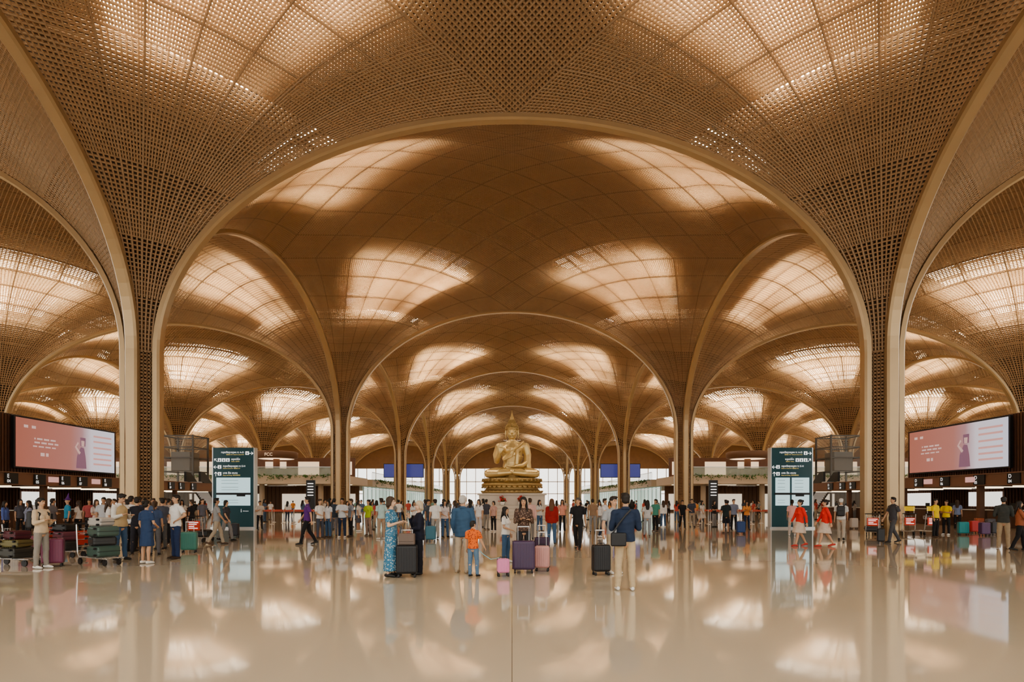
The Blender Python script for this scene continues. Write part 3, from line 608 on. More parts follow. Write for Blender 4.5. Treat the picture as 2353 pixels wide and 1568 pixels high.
petals(b,36,2.62,.98,.42,.22,.8); petals(b,36,2.58,.98,.28,.3,.8,1); petals(b,36,2.62,.9,.4,.28,.8,-1); petals(b,40,2.75,.02,.25,.2,.8,1)
b.lathe([(2.6,.95),(2.65,1.35),(2.5,1.42)],seg=48,sy=.8)
obj('lotus_base',b.mesh('lotus_base',[M_goldd],True),st,(0,0,2.3))
b=B(); b.box((0,0,.15),(9.4,9,.3),0,.03); b.box((0,0,.45),(8.2,7.8,.3),0,.03); b.box((0,0,.75),(7,6.8,.3),0,.03); b.box((0,0,1.05),(6.5,6.2,.3),0,.03); b.box((0,0,1.7),(5.9,5.6,1.05),0,.04); b.box((0,0,2.22),(6.2,5.9,.16),0,.03)
obj('marble_plinth',b.mesh('marble_plinth',[M_marble]),st)
def plant(loc,r,h,flower=None,label='leafy potted plant',pot=True,n=70):
    o=empty('potted_plant',loc); tag(o,label,'plant')
    ph=h*.35 if pot else 0
    if pot:
        b=B(); b.lathe([(r*.35,0),(r*.5,ph*.6),(r*.55,ph),(r*.48,ph),(r*.45,ph*.9)],seg=16); obj('pot',b.mesh('pot',[M_white],True),o)
    b=B(); b2=B()
    for i in range(n):
        a=rnd.uniform(0,6.28); e=rnd.uniform(.1,1.4); l=rnd.uniform(.5,1); d=np.array([math.cos(a)*math.cos(e),math.sin(a)*math.cos(e),math.sin(e)]); p0=np.array([0,0,ph*.9]); p2=p0+d*np.array([r,r,h-ph])*l; s=nrm(np.cross(d,(0,0,1)))*r*.10; m=(p0+p2)/2
        b.add([p0,m+s,p2,m-s],[(0,1,2,3)])
        if flower and i%2==0: b2.ell(p2,(r*.13,r*.13,r*.1),seg=6,rings=4)
    f=obj('foliage',b.mesh('foliage',[M_leaf]),o)
    if flower: fo=obj('blossoms',b2.mesh('blossoms',[flower]),o); fo['kind']='stuff'
    return o
M_flr=mat('red_flower',(.6,.03,.03),.6)
for x in(-.85,.75): plant((x,ZS-3.05,1.2),.4,.95,M_flr,'pot of red flowers on the marble steps')
plant((-4.4,ZS-5.5,0),.9,1.3,None,'green shrub beside the marble steps',n=120); plant((3.6,ZS-5.5,0),.9,1.2,None,'green shrub beside the marble steps',n=120)
def totem(x,y,rows,two):
    o=empty('information_totem',(x,y,0)); tag(o,'tall dark teal information totem with white wayfinding signs','sign')
    b=B(); b.box((0,0,2.35),(2.36,.42,4.7),0,.02); obj('body',b.mesh('body',[M_teal]),o)
    for s in(-1.2,1.2): b=B(); b.box((s,0,2.35),(.05,.46,4.7)); obj('metal_edge',b.mesh('metal_edge',[M_metal]),o)
    b=B(); b.box((0,0,.05),(2.6,.6,.1)); obj('base_plate',b.mesh('base_plate',[M_metal]),o)
    yf=-.215
    for (z,arrow,side,icons,l1,l2) in rows:
        ax=-1.02 if side<0 else 1.02
        b=B(); c=math.cos;sn=math.sin
        ang={'r':0,'l':math.pi,'u':math.pi/2,'ul':math.pi*.75,'ur':math.pi*.25}[arrow]
        def rt(px_,pz): return (px_*c(ang)-pz*sn(ang)+ax, yf-.004, px_*sn(ang)+pz*c(ang)+z)
        b.add([rt(*q) for q in((-.13,-.015),(.11,-.015),(.11,.015),(-.13,.015),(.13,0),(.03,.1),(.01,.08),(.09,0),(.03,-.1),(.01,-.08))],[(0,1,2,3),(4,5,6,7),(4,8,9,7)])
        obj('arrow',b.mesh('arrow',[M_txt]),o)
        ix=-.80 if side<0 else .80
        dirn=1 if side<0 else -1
        for i in range(icons):
            cx=ix+dirn*i*.24
            b=B(); b.box((cx,yf-.003,z+.01),(.2,.004,.2)); ip=obj('icon_panel',b.mesh('icon_panel',[M_txt]),o)
            ib=B(); ib.ell((cx,yf-.008,z+.065),(.024,.003,.024),seg=8,rings=6); ib.tube([(cx,yf-.008,z+.03),(cx,yf-.008,z-.07)],[(.036,.003),(.022,.003)],8)
            obj('pictogram',ib.mesh('pictogram',[M_teal]),ip)
        if side<0:
            tx=ix+icons*.24-.05; text(l1,.14,M_txt,o,(tx,yf-.004,z+.01)); text(l2,.075,M_txty,o,(tx,yf-.004,z-.1))
        else:
            tx=ix-icons*.24+.05; text(l1,.14,M_txt,o,(tx,yf-.004,z+.01),align='RIGHT'); text(l2,.075,M_txty,o,(tx,yf-.004,z-.1),align='RIGHT')
    spans=[(-.98,.98)] if not two else [(-.95,-.12),(.0,1.0)]
    for a,c_ in spans:
        b=B(); b.box(((a+c_)/2,yf-.01,2.15),(c_-a,.03,1.62)); sc_=obj('screen',b.mesh('screen',[M_scr]),o)
        b=B()
        for zz in (2.8,2.62,2.4,2.25,1.65,1.5): b.box(((a+c_)/2-.1*(c_-a),yf-.03,zz),((c_-a)*.5,.01,.02))
        obj('map_lines',b.mesh('map_lines',[mat('map_grey',(.3,.45,.5),.5)]),sc_)
    b=B(); b.box((0.02,yf-.03,2.02),(2.0 if not two else 2.05,.02,.12)); b.box((.45,yf-.03,1.92),(.5,.02,.10)); obj('control_strip',b.mesh('control_strip',[M_black]),o)
    text('i',.3,M_txt,o,(.42,yf-.004,.95)); text('Information',.07,M_txt,o,(.55,yf-.004,1.0))
    return o
KZ='\u1780\u1793\u17d2\u179b\u17c2\u1784\u1785\u17bb\u17c7\u1788\u17d2\u1798\u17c4\u17c7'
KT='\u1794\u1793\u17d2\u1791\u1794\u17cb\u1791\u17b9\u1780'; KS='\u17a0\u17b6\u1784 \u1793\u17b7\u1784 \u17a2\u17b6\u17a0\u17b6\u179a'
totem(-16.15,37.3,[(4.37,'r',1,1,KZ+' A-D','值机区 A-D  Check-in Zone A-D'),(3.97,'ul',-1,3,KT,'Toilets  洗手间'),(3.57,'l',-1,1,KZ+' E-H','Check-in Zone E-H  值机区 E-H'),(3.17,'u',-1,1,KS,'Shops and Dining  商业和餐饮区')],False)
totem(16.22,37.3,[(4.37,'r',1,1,KZ+' A-D','值机区 A-D  Check-in Zone A-D'),(3.97,'ur',1,3,KT,'洗手间  Toilets'),(3.57,'l',-1,1,KZ+' E-H','Check-in Zone E-H  值机区 E-H'),(3.17,'u',-1,1,KS,'Shops and Dining  商业和餐饮区')],True)
def led_mat():
    m=bpy.data.materials.new('led_display'); m.use_nodes=True; nt=m.node_tree; p=nt.nodes['Principled BSDF']
    tc=nt.nodes.new('ShaderNodeTexCoord'); sp=nt.nodes.new('ShaderNodeSeparateXYZ'); nt.links.new(tc.outputs['Object'],sp.inputs[0])
    r=nt.nodes.new('ShaderNodeValToRGB'); mr=nt.nodes.new('ShaderNodeMapRange'); mr.inputs['From Min'].default_value=-4.45; mr.inputs['From Max'].default_value=4.45
    nt.links.new(sp.outputs['X'],mr.inputs['Value']); nt.links.new(mr.outputs['Result'],r.inputs['Fac'])
    e=r.color_ramp.elements; e[0].position=0; e[0].color=(.42,.14,.10,1); e[1].position=1; e[1].color=(.68,.68,.76,1)
    for ps,c in((.5,(.45,.18,.15,1)),(.62,(.46,.25,.26,1)),(.72,(.70,.62,.66,1))):
        n=e.new(ps); n.color=c
    nt.links.new(r.outputs['Color'],p.inputs['Emission Color']); p.inputs['Emission Strength'].default_value=.65; p.inputs['Base Color'].default_value=(.05,.05,.05,1); p.inputs['Roughness'].default_value=.3
    return m
M_led=led_mat(); M_pale=mat('display_pale',(.4,.3,.3),.5,emis=(1,.78,.74),es=.36); M_mauve=mat('display_mauve',(.2,.1,.12),.5,emis=(.30,.17,.26),es=.38); M_skinp=mat('display_face',(.2,.12,.1),.5,emis=(.75,.50,.45),es=.5); M_mid=mat('display_blush',(.3,.1,.1),.5,emis=(.72,.42,.38),es=.55)
M_dkb=mat('dark_brown',(.045,.02,.013),.7); M_dst=mat('dark_steel',(.10,.09,.08),.4,.6); M_lcar=mat('lift_grey',(.16,.14,.12),.4,.4)
M_lgg=mat('lit_green_glass',(.30,.5,.46),.15,emis=(.45,.72,.64),es=.3); M_clad=mat('brown_cladding',(.16,.085,.05),.6); M_shop=mat('shop_glow',(.5,.5,.45),.4,emis=(1,.85,.66),es=.5); M_cafe=mat('cafe_glow',(.5,.4,.3),.4,emis=(1,.75,.5),es=.6)
M_belt=mat('belt_red',(.55,.12,.08),.6); M_fas=mat('fascia_brown',(.24,.13,.08),.5,noise=.1,nscale=2)
def side_hall(sx):
    rot=math.pi/2 if sx<0 else -math.pi/2
    def bx(b,x0,x1,y0,y1,z0,z1,mi=0): b.box(((x0+x1)/2,(y0+y1)/2,(z0+z1)/2),(abs(x1-x0),y1-y0,z1-z0),mi)
    def ob(par,name,m,x0,x1,y0,y1,z0,z1):
        b=B(); bx(b,x0,x1,y0,y1,z0,z1); return obj(name,b.mesh(name,[m]),par)
    X=lambda v:sx*v
    o=empty('check_in_pavilion'); tag(o,'dark brown slatted check-in pavilion with numbered fascia','check-in hall')
    ob(o,'upper_volume',M_dkb,X(28.5),X(44),30,45.8,3.3,6.55)
    b=B()
    for y in np.arange(30.1,45.8,.22): b.box((X(28.4),y,4.9),(.14,.09,3.3))
    for x in np.arange(28.6,44,.25): b.box((X(x),29.95,4.9),(.1,.12,3.3)); b.box((X(x),45.9,4.9),(.1,.12,3.3))
    obj('vertical_slats',b.mesh('vertical_slats',[M_slat]),o)
    b=B(); bx(b,X(27.5),X(36),30,62,2.5,3.2); b.box((X(27.48),46,3.18),(.1,32,.06)); obj('fascia',b.mesh('fascia',[M_fas]),o)
    for y in np.arange(31,62,3): ob(o,'ceiling_light',M_warm,X(29),X(33),y-.06,y+.06,2.46,2.5)
    b=B(); bx(b,X(36),X(36.3),30,62,0,2.5)
    for y in np.arange(30.2,62,.3): b.box((X(35.95),y,1.25),(.1,.1,2.5))
    obj('back_cladding',b.mesh('back_cladding',[M_slat]),o)
    for y in(38,48.5,56.5): ob(o,'bright_opening',M_cool,X(35.82),X(35.88),y-1.7,y+1.7,1.2,2.3)
    for y in(31,38.5,46,53.5,61):
        b=B(); b.box((0,0,1.25),(.3,.3,2.5),0,.02); obj('post',b.mesh('post',[M_slat]),o,(X(28.2),y,0))
    Lt='E' if sx<0 else 'D'
    if sx<0: items=[(35.1,'04'),(37.2,'05'),(39.3,'06'),(40.9,'07'),(43.4,'08'),(51.6,'09'),(53.2,'10'),(55.2,'11')]
    else: items=[(35.0,'04'),(37.6,'05'),(40.6,'06'),(43.2,'07'),(51.6,'08'),(53.2,'09'),(55.2,'10')]
    for y,nn in items:
        xx=X(27.42)
        bd=ob(o,'number_board',M_black,X(27.43),X(27.49),y-.45,y+.45,2.56,3.14)
        text(Lt,.30,M_txt,bd,(xx,y+(-.35 if sx<0 else .35),2.88),(math.pi/2,0,rot),name='zone_letter')
        text(nn,.24,M_txt,bd,(xx,y+(-.35 if sx<0 else .35),2.62),(math.pi/2,0,rot),name='counter_number')
    for y in (38.3,42.2): ob(o,'small_display',M_mid,X(27.41),X(27.47),y-.4,y+.4,2.72,3.04)
    s=empty('led_screen',(X(28.05),40.55,4.97),rot)
    tag(s,'wide pink and white advertising display screen with lettering','screen')
    b=B(); b.box((0,.06,0),(9.1,.2,3.0),0,.02); obj('frame',b.mesh('frame',[M_black]),s)
    b=B(); b.box((0,-.06,0),(8.9,.04,2.8)); dp=obj('display',b.mesh('display',[M_led]),s)
    b=B(); 
    for z,x0,x1,h in((.30,-3.1,-1.3,.10),(.08,-3.2,-1.1,.10),(-.15,-3.2,-1.3,.08),(-.6,-2.6,-1.9,.2),(.95,-3.9,-3.4,.16),(.95,-3.3,-2.8,.16)):
        n=int((x1-x0)/.11)
        for i in range(n):
            if (i*7+int(z*10))%5==0: continue
            b.box((x0+(i+.5)*.11,-.085,z),(.08,.01,h))
    q=obj('display_lettering',b.mesh('display_lettering',[M_pale]),dp); q['kind']='stuff'
    b=B()
    for z in(.95,.6,.2,-.2,-.55,-.9): b.box((3.15,-.085,z),(1.9,.01,.12),0)
    obj('display_text_lines',b.mesh('display_text_lines',[M_mid]),dp)
    b=B(); b.tube([(1.0,-.082,-1.25),(1.0,-.082,-.5),(1.1,-.082,.1)],[(.5,.004),(.42,.004),(.16,.004)],16); b.tube([(1.15,-.083,.2),(1.15,-.083,.75)],[(.24,.004),(.27,.004)],16)
    obj('display_figure',b.mesh('display_figure',[M_mauve]),dp)
    b=B(); b.tube([(1.13,-.09,.2),(1.13,-.09,.55)],[(.13,.004),(.16,.004)],16); b.tube([(.85,-.09,-.3),(.45,-.09,.1),(.7,-.09,.4)],[(.1,.004),(.08,.004),(.07,.004)],8)
    obj('display_face',b.mesh('display_face',[M_skinp]),dp)
    for y in np.arange(33.5,61,2.6):
        c=empty('check_in_counter',(X(29.8),y,0),rot); tag(c,'check-in desk with pale top and dark front','counter','row of check-in desks')
        b=B(); b.box((0,0,.5),(1.9,.7,1.0),0,.02); obj('desk_body',b.mesh('desk_body',[M_slat]),c)
        b=B(); b.box((0,-.05,1.05),(2.0,.9,.06),0,.01); obj('worktop',b.mesh('worktop',[M_white]),c)
        b=B(); b.box((.4,.15,1.32),(.45,.04,.3),0,.01); b.box((.4,.15,1.12),(.08,.08,.1)); obj('monitor',b.mesh('monitor',[M_black]),c)
    l=empty('lift_tower',(X(38.3),75,0)); tag(l,'steel-framed glass lift tower','elevator')
    b=B()
    for i in(-1,1):
        for j in(-1,1): b.box((i*1.8,j*1.8,4.6),(.18,.18,9.2))
    for z in(.2,3,5,6.6,7.8,9.1):
        for j in(-1,1): b.box((0,j*1.8,z),(3.6,.12,.12)); b.box((j*1.8,0,z),(.12,3.6,.12))
    obj('steel_frame',b.mesh('steel_frame',[M_dst]),l)
    b=B(); b.box((0,0,6.2),(2.2,2.2,2.2),0,.05); obj('lift_car',b.mesh('lift_car',[M_lcar]),l)
    b=B(); b.box((0,0,4.6),(3.5,3.5,9.0)); obj('glass',b.mesh('glass',[M_clear]),l)
    r2=random.Random(3)
    def greens(z,fn):
        b=B()
        for i in range(900):
            p=fn(); q=[np.array(p)+np.array([r2.uniform(-.2,.2),r2.uniform(-.15,.15),r2.uniform(-.22,.15)]) for _ in range(3)]
            b.add([p]+q,[(0,1,2,3)])
        g=obj('hanging_greenery',b.mesh('hanging_greenery',[M_leaf]),z); g['kind']='stuff'
    z=empty('mezzanine'); tag(z,'cream balcony level with glass balustrade and trailing greenery','balcony','mezzanine balconies')
    ob(z,'slab',M_cream,X(22),X(110),85,97.5,3.9,5.0); ob(z,'balustrade',M_glass,X(22.1),X(110),85.1,85.16,5,6.1); ob(z,'handrail',M_metal,X(22),X(110),85,85.1,6.1,6.18)
    greens(z,lambda:(X(22+r2.random()*50),84.9-r2.random()*.15,5.0-abs(r2.gauss(0,.3))+.15))
    for x in np.arange(24,70,6): ob(z,'soffit_light',M_warm,X(x-1.5),X(x+1.5),89.9,90.1,3.86,3.9)
    z=empty('mezzanine'); tag(z,'long cream balcony edge with trailing greenery above glass','balcony','mezzanine balconies')
    ob(z,'slab',M_cream,X(22),X(34),101,205,3.9,5.0); ob(z,'balustrade',M_glass,X(22.1),X(22.16),101,205,5,6.1); ob(z,'handrail',M_metal,X(22),X(22.1),101,205,6.1,6.18)
    greens(z,lambda:(X(21.9-r2.random()*.2),101+r2.random()*100,5.0-abs(r2.gauss(0,.35))+.15))
    for x in(26,34,42,50,58,66): 
        b=B(); b.tube([(0,0,0),(0,0,3.9)],[.35,.35],16,cap=False); tag(obj('support_column',b.mesh('support_column',[M_cream],True),None,(X(x),87,0)),'plain round cream column under the balcony','column','balcony support columns')
    w=empty('glass_partition'); tag(w,'long green-tinted glass partition with lit interior','glass wall')
    ob(w,'glazing',M_lgg,X(23),X(23.1),99,205,0,3.85)
    b=B()
    for y in np.arange(99,205,3): b.box((X(22.95),y,1.92),(.1,.1,3.84))
    b.box((X(22.95),152,3.6),(.12,106,.12)); obj('mullions',b.mesh('mullions',[M_metal]),w)
    w=empty('shop_front'); tag(w,'dark timber shop front with bright windows under a balcony','shop')
    b=B(); bx(b,X(23.2),X(110),97,97.3,0,3.88)
    for x in np.arange(23.4,60,.6): b.box((X(x),96.95,1.92),(.2,.15,3.84))
    obj('cladding',b.mesh('cladding',[M_clad]),w)
    for x in(25.5,33,40,47,56): ob(w,'shop_window',M_shop,X(x-1.8),X(x+1.8),96.8,96.86,.3,2.7)
    w=empty('cafe_front'); tag(w,'warmly lit cafe frontage on the balcony','shop')
    ob(w,'cladding',M_slat,X(24),X(80),97.6,98,5.02,8.2)
    for x in np.arange(26,78,5): ob(w,'lit_display',M_cafe,X(x-1.6),X(x+1.6),97.5,97.56,5.6,7.6)
    c=empty('ring_canopy',(X(33.5),91,0)); tag(c,'round bronze ring canopy with a glowing underside','canopy')
    b=B(); b.lathe([(2.5,7.6),(2.9,7.75),(2.95,8.5),(2.7,8.6),(.4,8.6),(.4,8.4)],seg=40); obj('ring',b.mesh('ring',[M_clad],True),c)
    b=B(); b.lathe([(2.4,7.58),(2.4,7.62),(2.1,7.62),(2.1,7.58)],seg=40); obj('glowing_ring',b.mesh('glowing_ring',[M_cafe]),c)
    b=B(); b.tube([(0,0,5.02),(0,0,8.5)],[.45,.45],16,cap=False); b.lathe([(2.3,5.02),(2.3,6.1),(2.4,6.15),(1.9,6.15)],seg=30); obj('bar_counter',b.mesh('bar_counter',[M_slat]),c)
    if sx<0: text('FCC',.6,M_cafe,c,(0,-3.0,7.85),align='CENTER')
    e=empty('escalator',(X(34.2),75,0),math.pi-sx*.15); tag(e,'escalator with dark side panels rising to the balcony','escalator')
    for s_ in(-.7,.7):
        b=B(); b.add([(s_+d_,y_,z_) for d_ in(-.1,.1) for y_,z_ in((0,0),(1.2,0),(8.5,3.6),(9.5,3.6),(9.5,4.6),(8.2,4.6),(0,1.0))],[(0,1,2,3,4,5,6),(13,12,11,10,9,8,7)]+[(i,(i+1)%7,(i+1)%7+7,i+7) for i in range(7)])
        obj('side_panel',b.mesh('side_panel',[M_black]),e)
    b=B()
    for i in range(18): b.box((0,1.0+i*.42,.1+i*.2),(1.2,.42,.2))
    obj('steps',b.mesh('steps',[M_metal]),e)
    s=empty('blue_display_screen',(X(17.8),105.2,6.6)); tag(s,'wide blue advertising display beside a column','screen')
    b=B(); b.box((0,0,0),(6.6,.3,2.3),0,.03); obj('frame',b.mesh('frame',[M_black]),s)
    b=B(); b.box((0,-.17,0),(6.4,.04,2.1)); obj('display',b.mesh('display',[M_blue]),s)
    s=empty('directory_sign',(X(17.3),55,0)); tag(s,'slim black directory sign with white lines','sign')
    b=B(); b.box((0,0,1.7),(.75,.2,3.4),0,.02); obj('panel',b.mesh('panel',[M_black]),s)
    for zz in(3.1,2.85,2.6,2.35,2.1): b=B(); b.box((0,-.105,zz),(.5,.01,.08)); obj('lettering',b.mesh('lettering',[M_txt]),s)
    b=B(); b.lathe([(.17,0),(.17,.02),(.04,.05),(.03,.06),(.03,.95),(.04,.96),(.04,1.0)],seg=10); pm=b.mesh('post',[M_metal],True)
    b=B(); b.box((.75,0,.9),(1.42,.012,.06)); beltm=b.mesh('belt',[M_belt])
    for r in range(4):
        for i in range(4):
            q=obj('queue_barrier',pm,None,(X(19.5)+ (i*1.5 if sx<0 else -i*1.5-1.5),44+r*2.2,0)); obj('belt',beltm,q); tag(q,'steel queue post with a red retractable belt','barrier','queue barriers')
side_hall(-1); side_hall(1)
# ---------- vault surface
SG0,SG1,QA,QB=8.0,19.0,9/36,27/36
def surf(x,y,b):
    dx=np.clip(H-np.abs(x),0,H); dy=np.clip(H-np.abs(y),0,H); s=dx+dy
    t=np.clip((H-s)/A,0,1); g=np.sqrt(1-t*t)
    w=[1/(H+y+1e-3)**2,1/(H-y+1e-3)**2,1/(H+x+1e-3)**2,1/(H-x+1e-3)**2]
    bm=sum(wi*bi for wi,bi in zip(w,b))/sum(w)
    return S+bm*g+CD*np.sin(math.pi/2*dx/H)*np.sin(math.pi/2*dy/H)
def normal(x,y,b):
    e=.03
    xa=np.clip(x-e,-H+.0001,H-.0001);xb=np.clip(x+e,-H+.0001,H-.0001);ya=np.clip(y-e,-H+.0001,H-.0001);yb=np.clip(y+e,-H+.0001,H-.0001)
    zx=(surf(xb,y,b)-surf(xa,y,b))/(xb-xa); zy=(surf(x,yb,b)-surf(x,ya,b))/(yb-ya)
    n=np.stack([-zx,-zy,np.ones_like(zx)],-1); return n/np.linalg.norm(n,axis=-1,keepdims=True)
class Acc:
    def __init__(s): s.v=[];s.f=[];s.m=[];s.n=0
    def strip(s,P,N,hw,dep,mi=0,lift=0):
        T=np.gradient(P,axis=1); T/=np.linalg.norm(T,axis=-1,keepdims=True)+1e-9
        Wd=np.cross(T,N); Wd/=np.linalg.norm(Wd,axis=-1,keepdims=True)+1e-9
        P=P+N*lift
        L,n,_=P.shape
        V=np.stack([P-Wd*hw,P+Wd*hw,P+Wd*hw+N*dep,P-Wd*hw+N*dep],2)
        idx=s.n+np.arange(L*n*4).reshape(L,n,4)
        a=idx[:,:-1];b=idx[:,1:]
        q=[]
        for i,j in((0,1),(1,2),(3,0)):
            q.append(np.stack([a[...,i],a[...,j],b[...,j],b[...,i]],-1).reshape(-1,4))
        q=np.concatenate(q); s.v.append(V.reshape(-1,3)); s.f.append(q); s.m.append(np.full(len(q),mi)); s.n+=L*n*4
    def quads(s,V,F,mi=0):
        s.v.append(np.asarray(V,float)); s.f.append(np.asarray(F)+s.n); s.m.append(np.full(len(F),mi)); s.n+=len(V)
    def mesh(s,name,mats):
        V=np.concatenate(s.v);F=np.concatenate(s.f).astype(np.int32);Mi=np.concatenate(s.m).astype(np.int32)
        me=bpy.data.meshes.new(name); me.vertices.add(len(V)); me.vertices.foreach_set('co',V.astype(np.float32).ravel())
        me.loops.add(len(F)*4); me.loops.foreach_set('vertex_index',F.ravel())
        me.polygons.add(len(F)); me.polygons.foreach_set('loop_start',np.arange(0,len(F)*4,4,dtype=np.int32)); 
        for m in mats: me.materials.append(m)
        me.polygons.foreach_set('material_index',Mi)
        me.update(calc_edges=True); me.validate(); return me
th=np.linspace(0,math.pi/2,4001); ex=A*np.cos(th); ez=BZ*np.sin(th)
al=np.concatenate([[0],np.cumsum(np.hypot(np.diff(ex),np.diff(ez)))])
def rows(M): 
    return H-A*np.cos(np.interp(np.linspace(0,al[-1],M+1),al,th))
def bay_mesh(b,N=96,hw=.036,dep=.10):
    acc=Acc(); seam=N//8
    sc_=96/N; hw=hw*sc_; dep=dep*(1+.3*(sc_-1))
    M=int(round(84/sc_)); sg=rows(M)
    M2=30; sg2=rows(M2)
    def PN(x,y): 
        z=surf(x,y,b); return np.stack([x,y,z],-1),normal(x,y,b)
    n=25; k=np.arange(N+1)
    for sw in (0,1):
        a=np.repeat((-H+2*H*k/N)[:,None],n,1); c=np.repeat(np.linspace(-H,H,n)[None],N+1,0)
        x=(a+c)/2; y=(a-c)/2
        if sw: y=-y
        x=np.clip(x,-H+1e-4,H-1e-4); y=np.clip(y,-H+1e-4,H-1e-4)
        P,Nn=PN(x,y)
        main=(k%seam==0)
        acc.strip(P[~main],Nn[~main],hw,dep); acc.strip(P[main],Nn[main],.048,.15,3)
        acc.strip(P[main],Nn[main],.07,.12,1,lift=.9)
    for sx,sy in((1,1),(1,-1),(-1,-1),(-1,1)):
        q=np.linspace(0,1,17)[None]; s=sg[:-1,None]
        x=sx*(H-s*q); y=sy*(H-s*(1-q)); x=np.clip(x,-H+1e-4,H-1e-4); y=np.clip(y,-H+1e-4,H-1e-4)
        P,Nn=PN(x,y); r=np.arange(M); main=(r%seam==0)
        acc.strip(P[~main],Nn[~main],hw,dep); acc.strip(P[main],Nn[main],.048,.15,3)
        mm=main&(sg[:-1]>4)
        acc.strip(P[mm],Nn[mm],.07,.12,1,lift=.9)
        for kk in range(1,N):
            lev=1
            while kk%(lev*2)==0 and lev<N//3: lev*=2
            smin=.145*N/(math.sqrt(2)*lev)*sc_
            s=sg2[sg2>=smin]
            if len(s)<2: continue
            if s[0]>smin and smin>D0: s=np.concatenate([[smin],s])
            s=s[None]; q=kk/N
            x=sx*(H-s*q); y=sy*(H-s*(1-q)); P,Nn=PN(x,y)
            if kk%seam==0: 
                acc.strip(P,Nn,hw*1.2,dep*1.25,3)
                if P.shape[1]>14: acc.strip(P[:,-14:],Nn[:,-14:],.07,.12,1,lift=.9)
            else: acc.strip(P,Nn,hw*.9,dep)
    OFF=1.7
    def patch(X,Y,keep):
        z=surf(X,Y,b)+OFF; V=np.stack([X,Y,z],-1); r,c=X.shape
        idx=np.arange(r*c).reshape(r,c); F=np.stack([idx[:-1,:-1],idx[1:,:-1],idx[1:,1:],idx[:-1,1:]],-1)
        acc.quads(V.reshape(-1,3),F[keep].reshape(-1,4),2)
    g=np.linspace(-H,H,37)
    a,c=np.meshgrid(g,g,indexing='ij')
    ac=(a[:-1,:-1]+a[1:,1:])/2; cc=(c[:-1,:-1]+c[1:,1:])/2
    hole=((abs(ac)>17)&(abs(cc)<9))|((abs(cc)>17)&(abs(ac)<9))
    patch((a+c)/2,(a-c)/2,~hole)
    sr=np.concatenate([np.linspace(D0,D0+2,8)[:-1],np.arange(3,18.1,1)]); qq=np.linspace(0,1,37)
    s,q=np.meshgrid(sr,qq,indexing='ij')
    smid=(s[:-1,:-1]+s[1:,1:])/2; qm=(q[:-1,:-1]+q[1:,1:])/2
    hole=(smid>SG0)&(qm>QA)&(qm<QB)
    for sx,sy in((1,1),(1,-1),(-1,-1),(-1,1)):
        patch(sx*(H-s*q),sy*(H-s*(1-q)),~hole)
    return acc.mesh('vault',[M_fin,M_tube,M_shell,M_seam])
def skylight_mesh(b):
    acc=Acc(); OFF=1.72
    def pt(s,q): 
        if s<=18: x=H-s*q; y=H-s*(1-q)
        else: x,y=(36-s+(H-2*H*q))/2,(36-s-(H-2*H*q))/2
        return np.array([x,y,float(surf(np.array(x),np.array(y),b))+OFF])
    S_=[8,10,12,14,16,18,19]; Q=np.linspace(QA,QB,6)
    for i in range(6):
        for j in range(5):
            s0,s1,q0,q1=S_[i],S_[i+1],Q[j],Q[j+1]
            o=[pt(s0,q0),pt(s1,q0),pt(s1,q1),pt(s0,q1)]
            m=sum(o)/4; inn=[m+(p-m)*.9 for p in o]
            V=o+inn
            acc.quads(V,[[0,1,5,4],[1,2,6,5],[2,3,7,6],[3,0,4,7]],1); acc.quads(inn,[[0,1,2,3]],0)
    return acc.mesh('skylight',[M_sky,M_tube])
apex={0:BZ,1:BZ,2:12.7,3:13.8,4:13.6,5:11.6,6:BZ}
side=(BZ,)*4
M_side0=bay_mesh(side,N=128,hw=.042,dep=.18); M_side=bay_mesh(side,dep=.11); M_sidemid=bay_mesh(side,N=72); M_sidefar=bay_mesh(side,N=48) ; K_side=skylight_mesh(side)
nwin=0;nb=0
NC={0:1,1:1,2:2,3:3,4:3,5:3}
for row in range(6):
    ncol=NC[row]
    for cx in range(-ncol,ncol+1):
        cy=Z1-H+row*W
        if cx==0:
            b=(apex[row],apex[row+1],BZ,BZ); me=bay_mesh(b,N=[128,128,72,48,48,48][row],hw=.042 if row==0 else .036,dep=.18 if row==0 else .11)
        else: me=[M_side0,M_side,M_sidemid,M_sidefar,M_sidefar,M_sidefar][row]
        o=bpy.data.objects.new('ceiling' if nb==0 else 'ceiling.%03d'%nb,me); COL.objects.link(o); o.location=(cx*W,cy,0); struct(o); nb+=1
        for r in range(4):
            nwin+=1
            if cx==0:
                km=skylight_mesh([(b[0],b[1],b[2],b[3]),(b[2],b[3],b[1],b[0]),(b[1],b[0],b[3],b[2]),(b[3],b[2],b[0],b[1])][r])
            else: km=K_side
            w=bpy.data.objects.new('window_%d'%nwin,km); COL.objects.link(w); w.location=(cx*W,cy,0); w.rotation_euler=(0,0,r*math.pi/2); struct(w)
def arch_mesh(rise):
    pts=[];
    for z in np.linspace(0,S,6)[:-1]: pts.append((A,z,1,0))
    for t in np.linspace(0,math.pi,61):
        x=A*math.cos(t); z=S+rise*math.sin(t); nx=math.cos(t)/A; nz=math.sin(t)/rise; l=math.hypot(nx,nz); pts.append((x,z,nx/l,nz/l))
    for z in np.linspace(S,0,6)[1:]: pts.append((-A,z,-1,0))
    w=.29;d=.155;bv=.09
    prof=[(-w,-d+bv),(-w+bv,-d),(w-bv,-d),(w,-d+bv),(w,d),(-w,d)]
    V=[];F=[];n=len(prof)
    for (x,z,nx,nz) in pts:
        for (py,pr) in prof: V.append((x+nx*pr,py,z+nz*pr))
    for i in range(len(pts)-1):
        for j in range(n): F.append((i*n+j,i*n+(j+1)%n,(i+1)*n+(j+1)%n,(i+1)*n+j))
    return rawmesh('arch',V,F,[M_rib])
AM={}; nt_=0
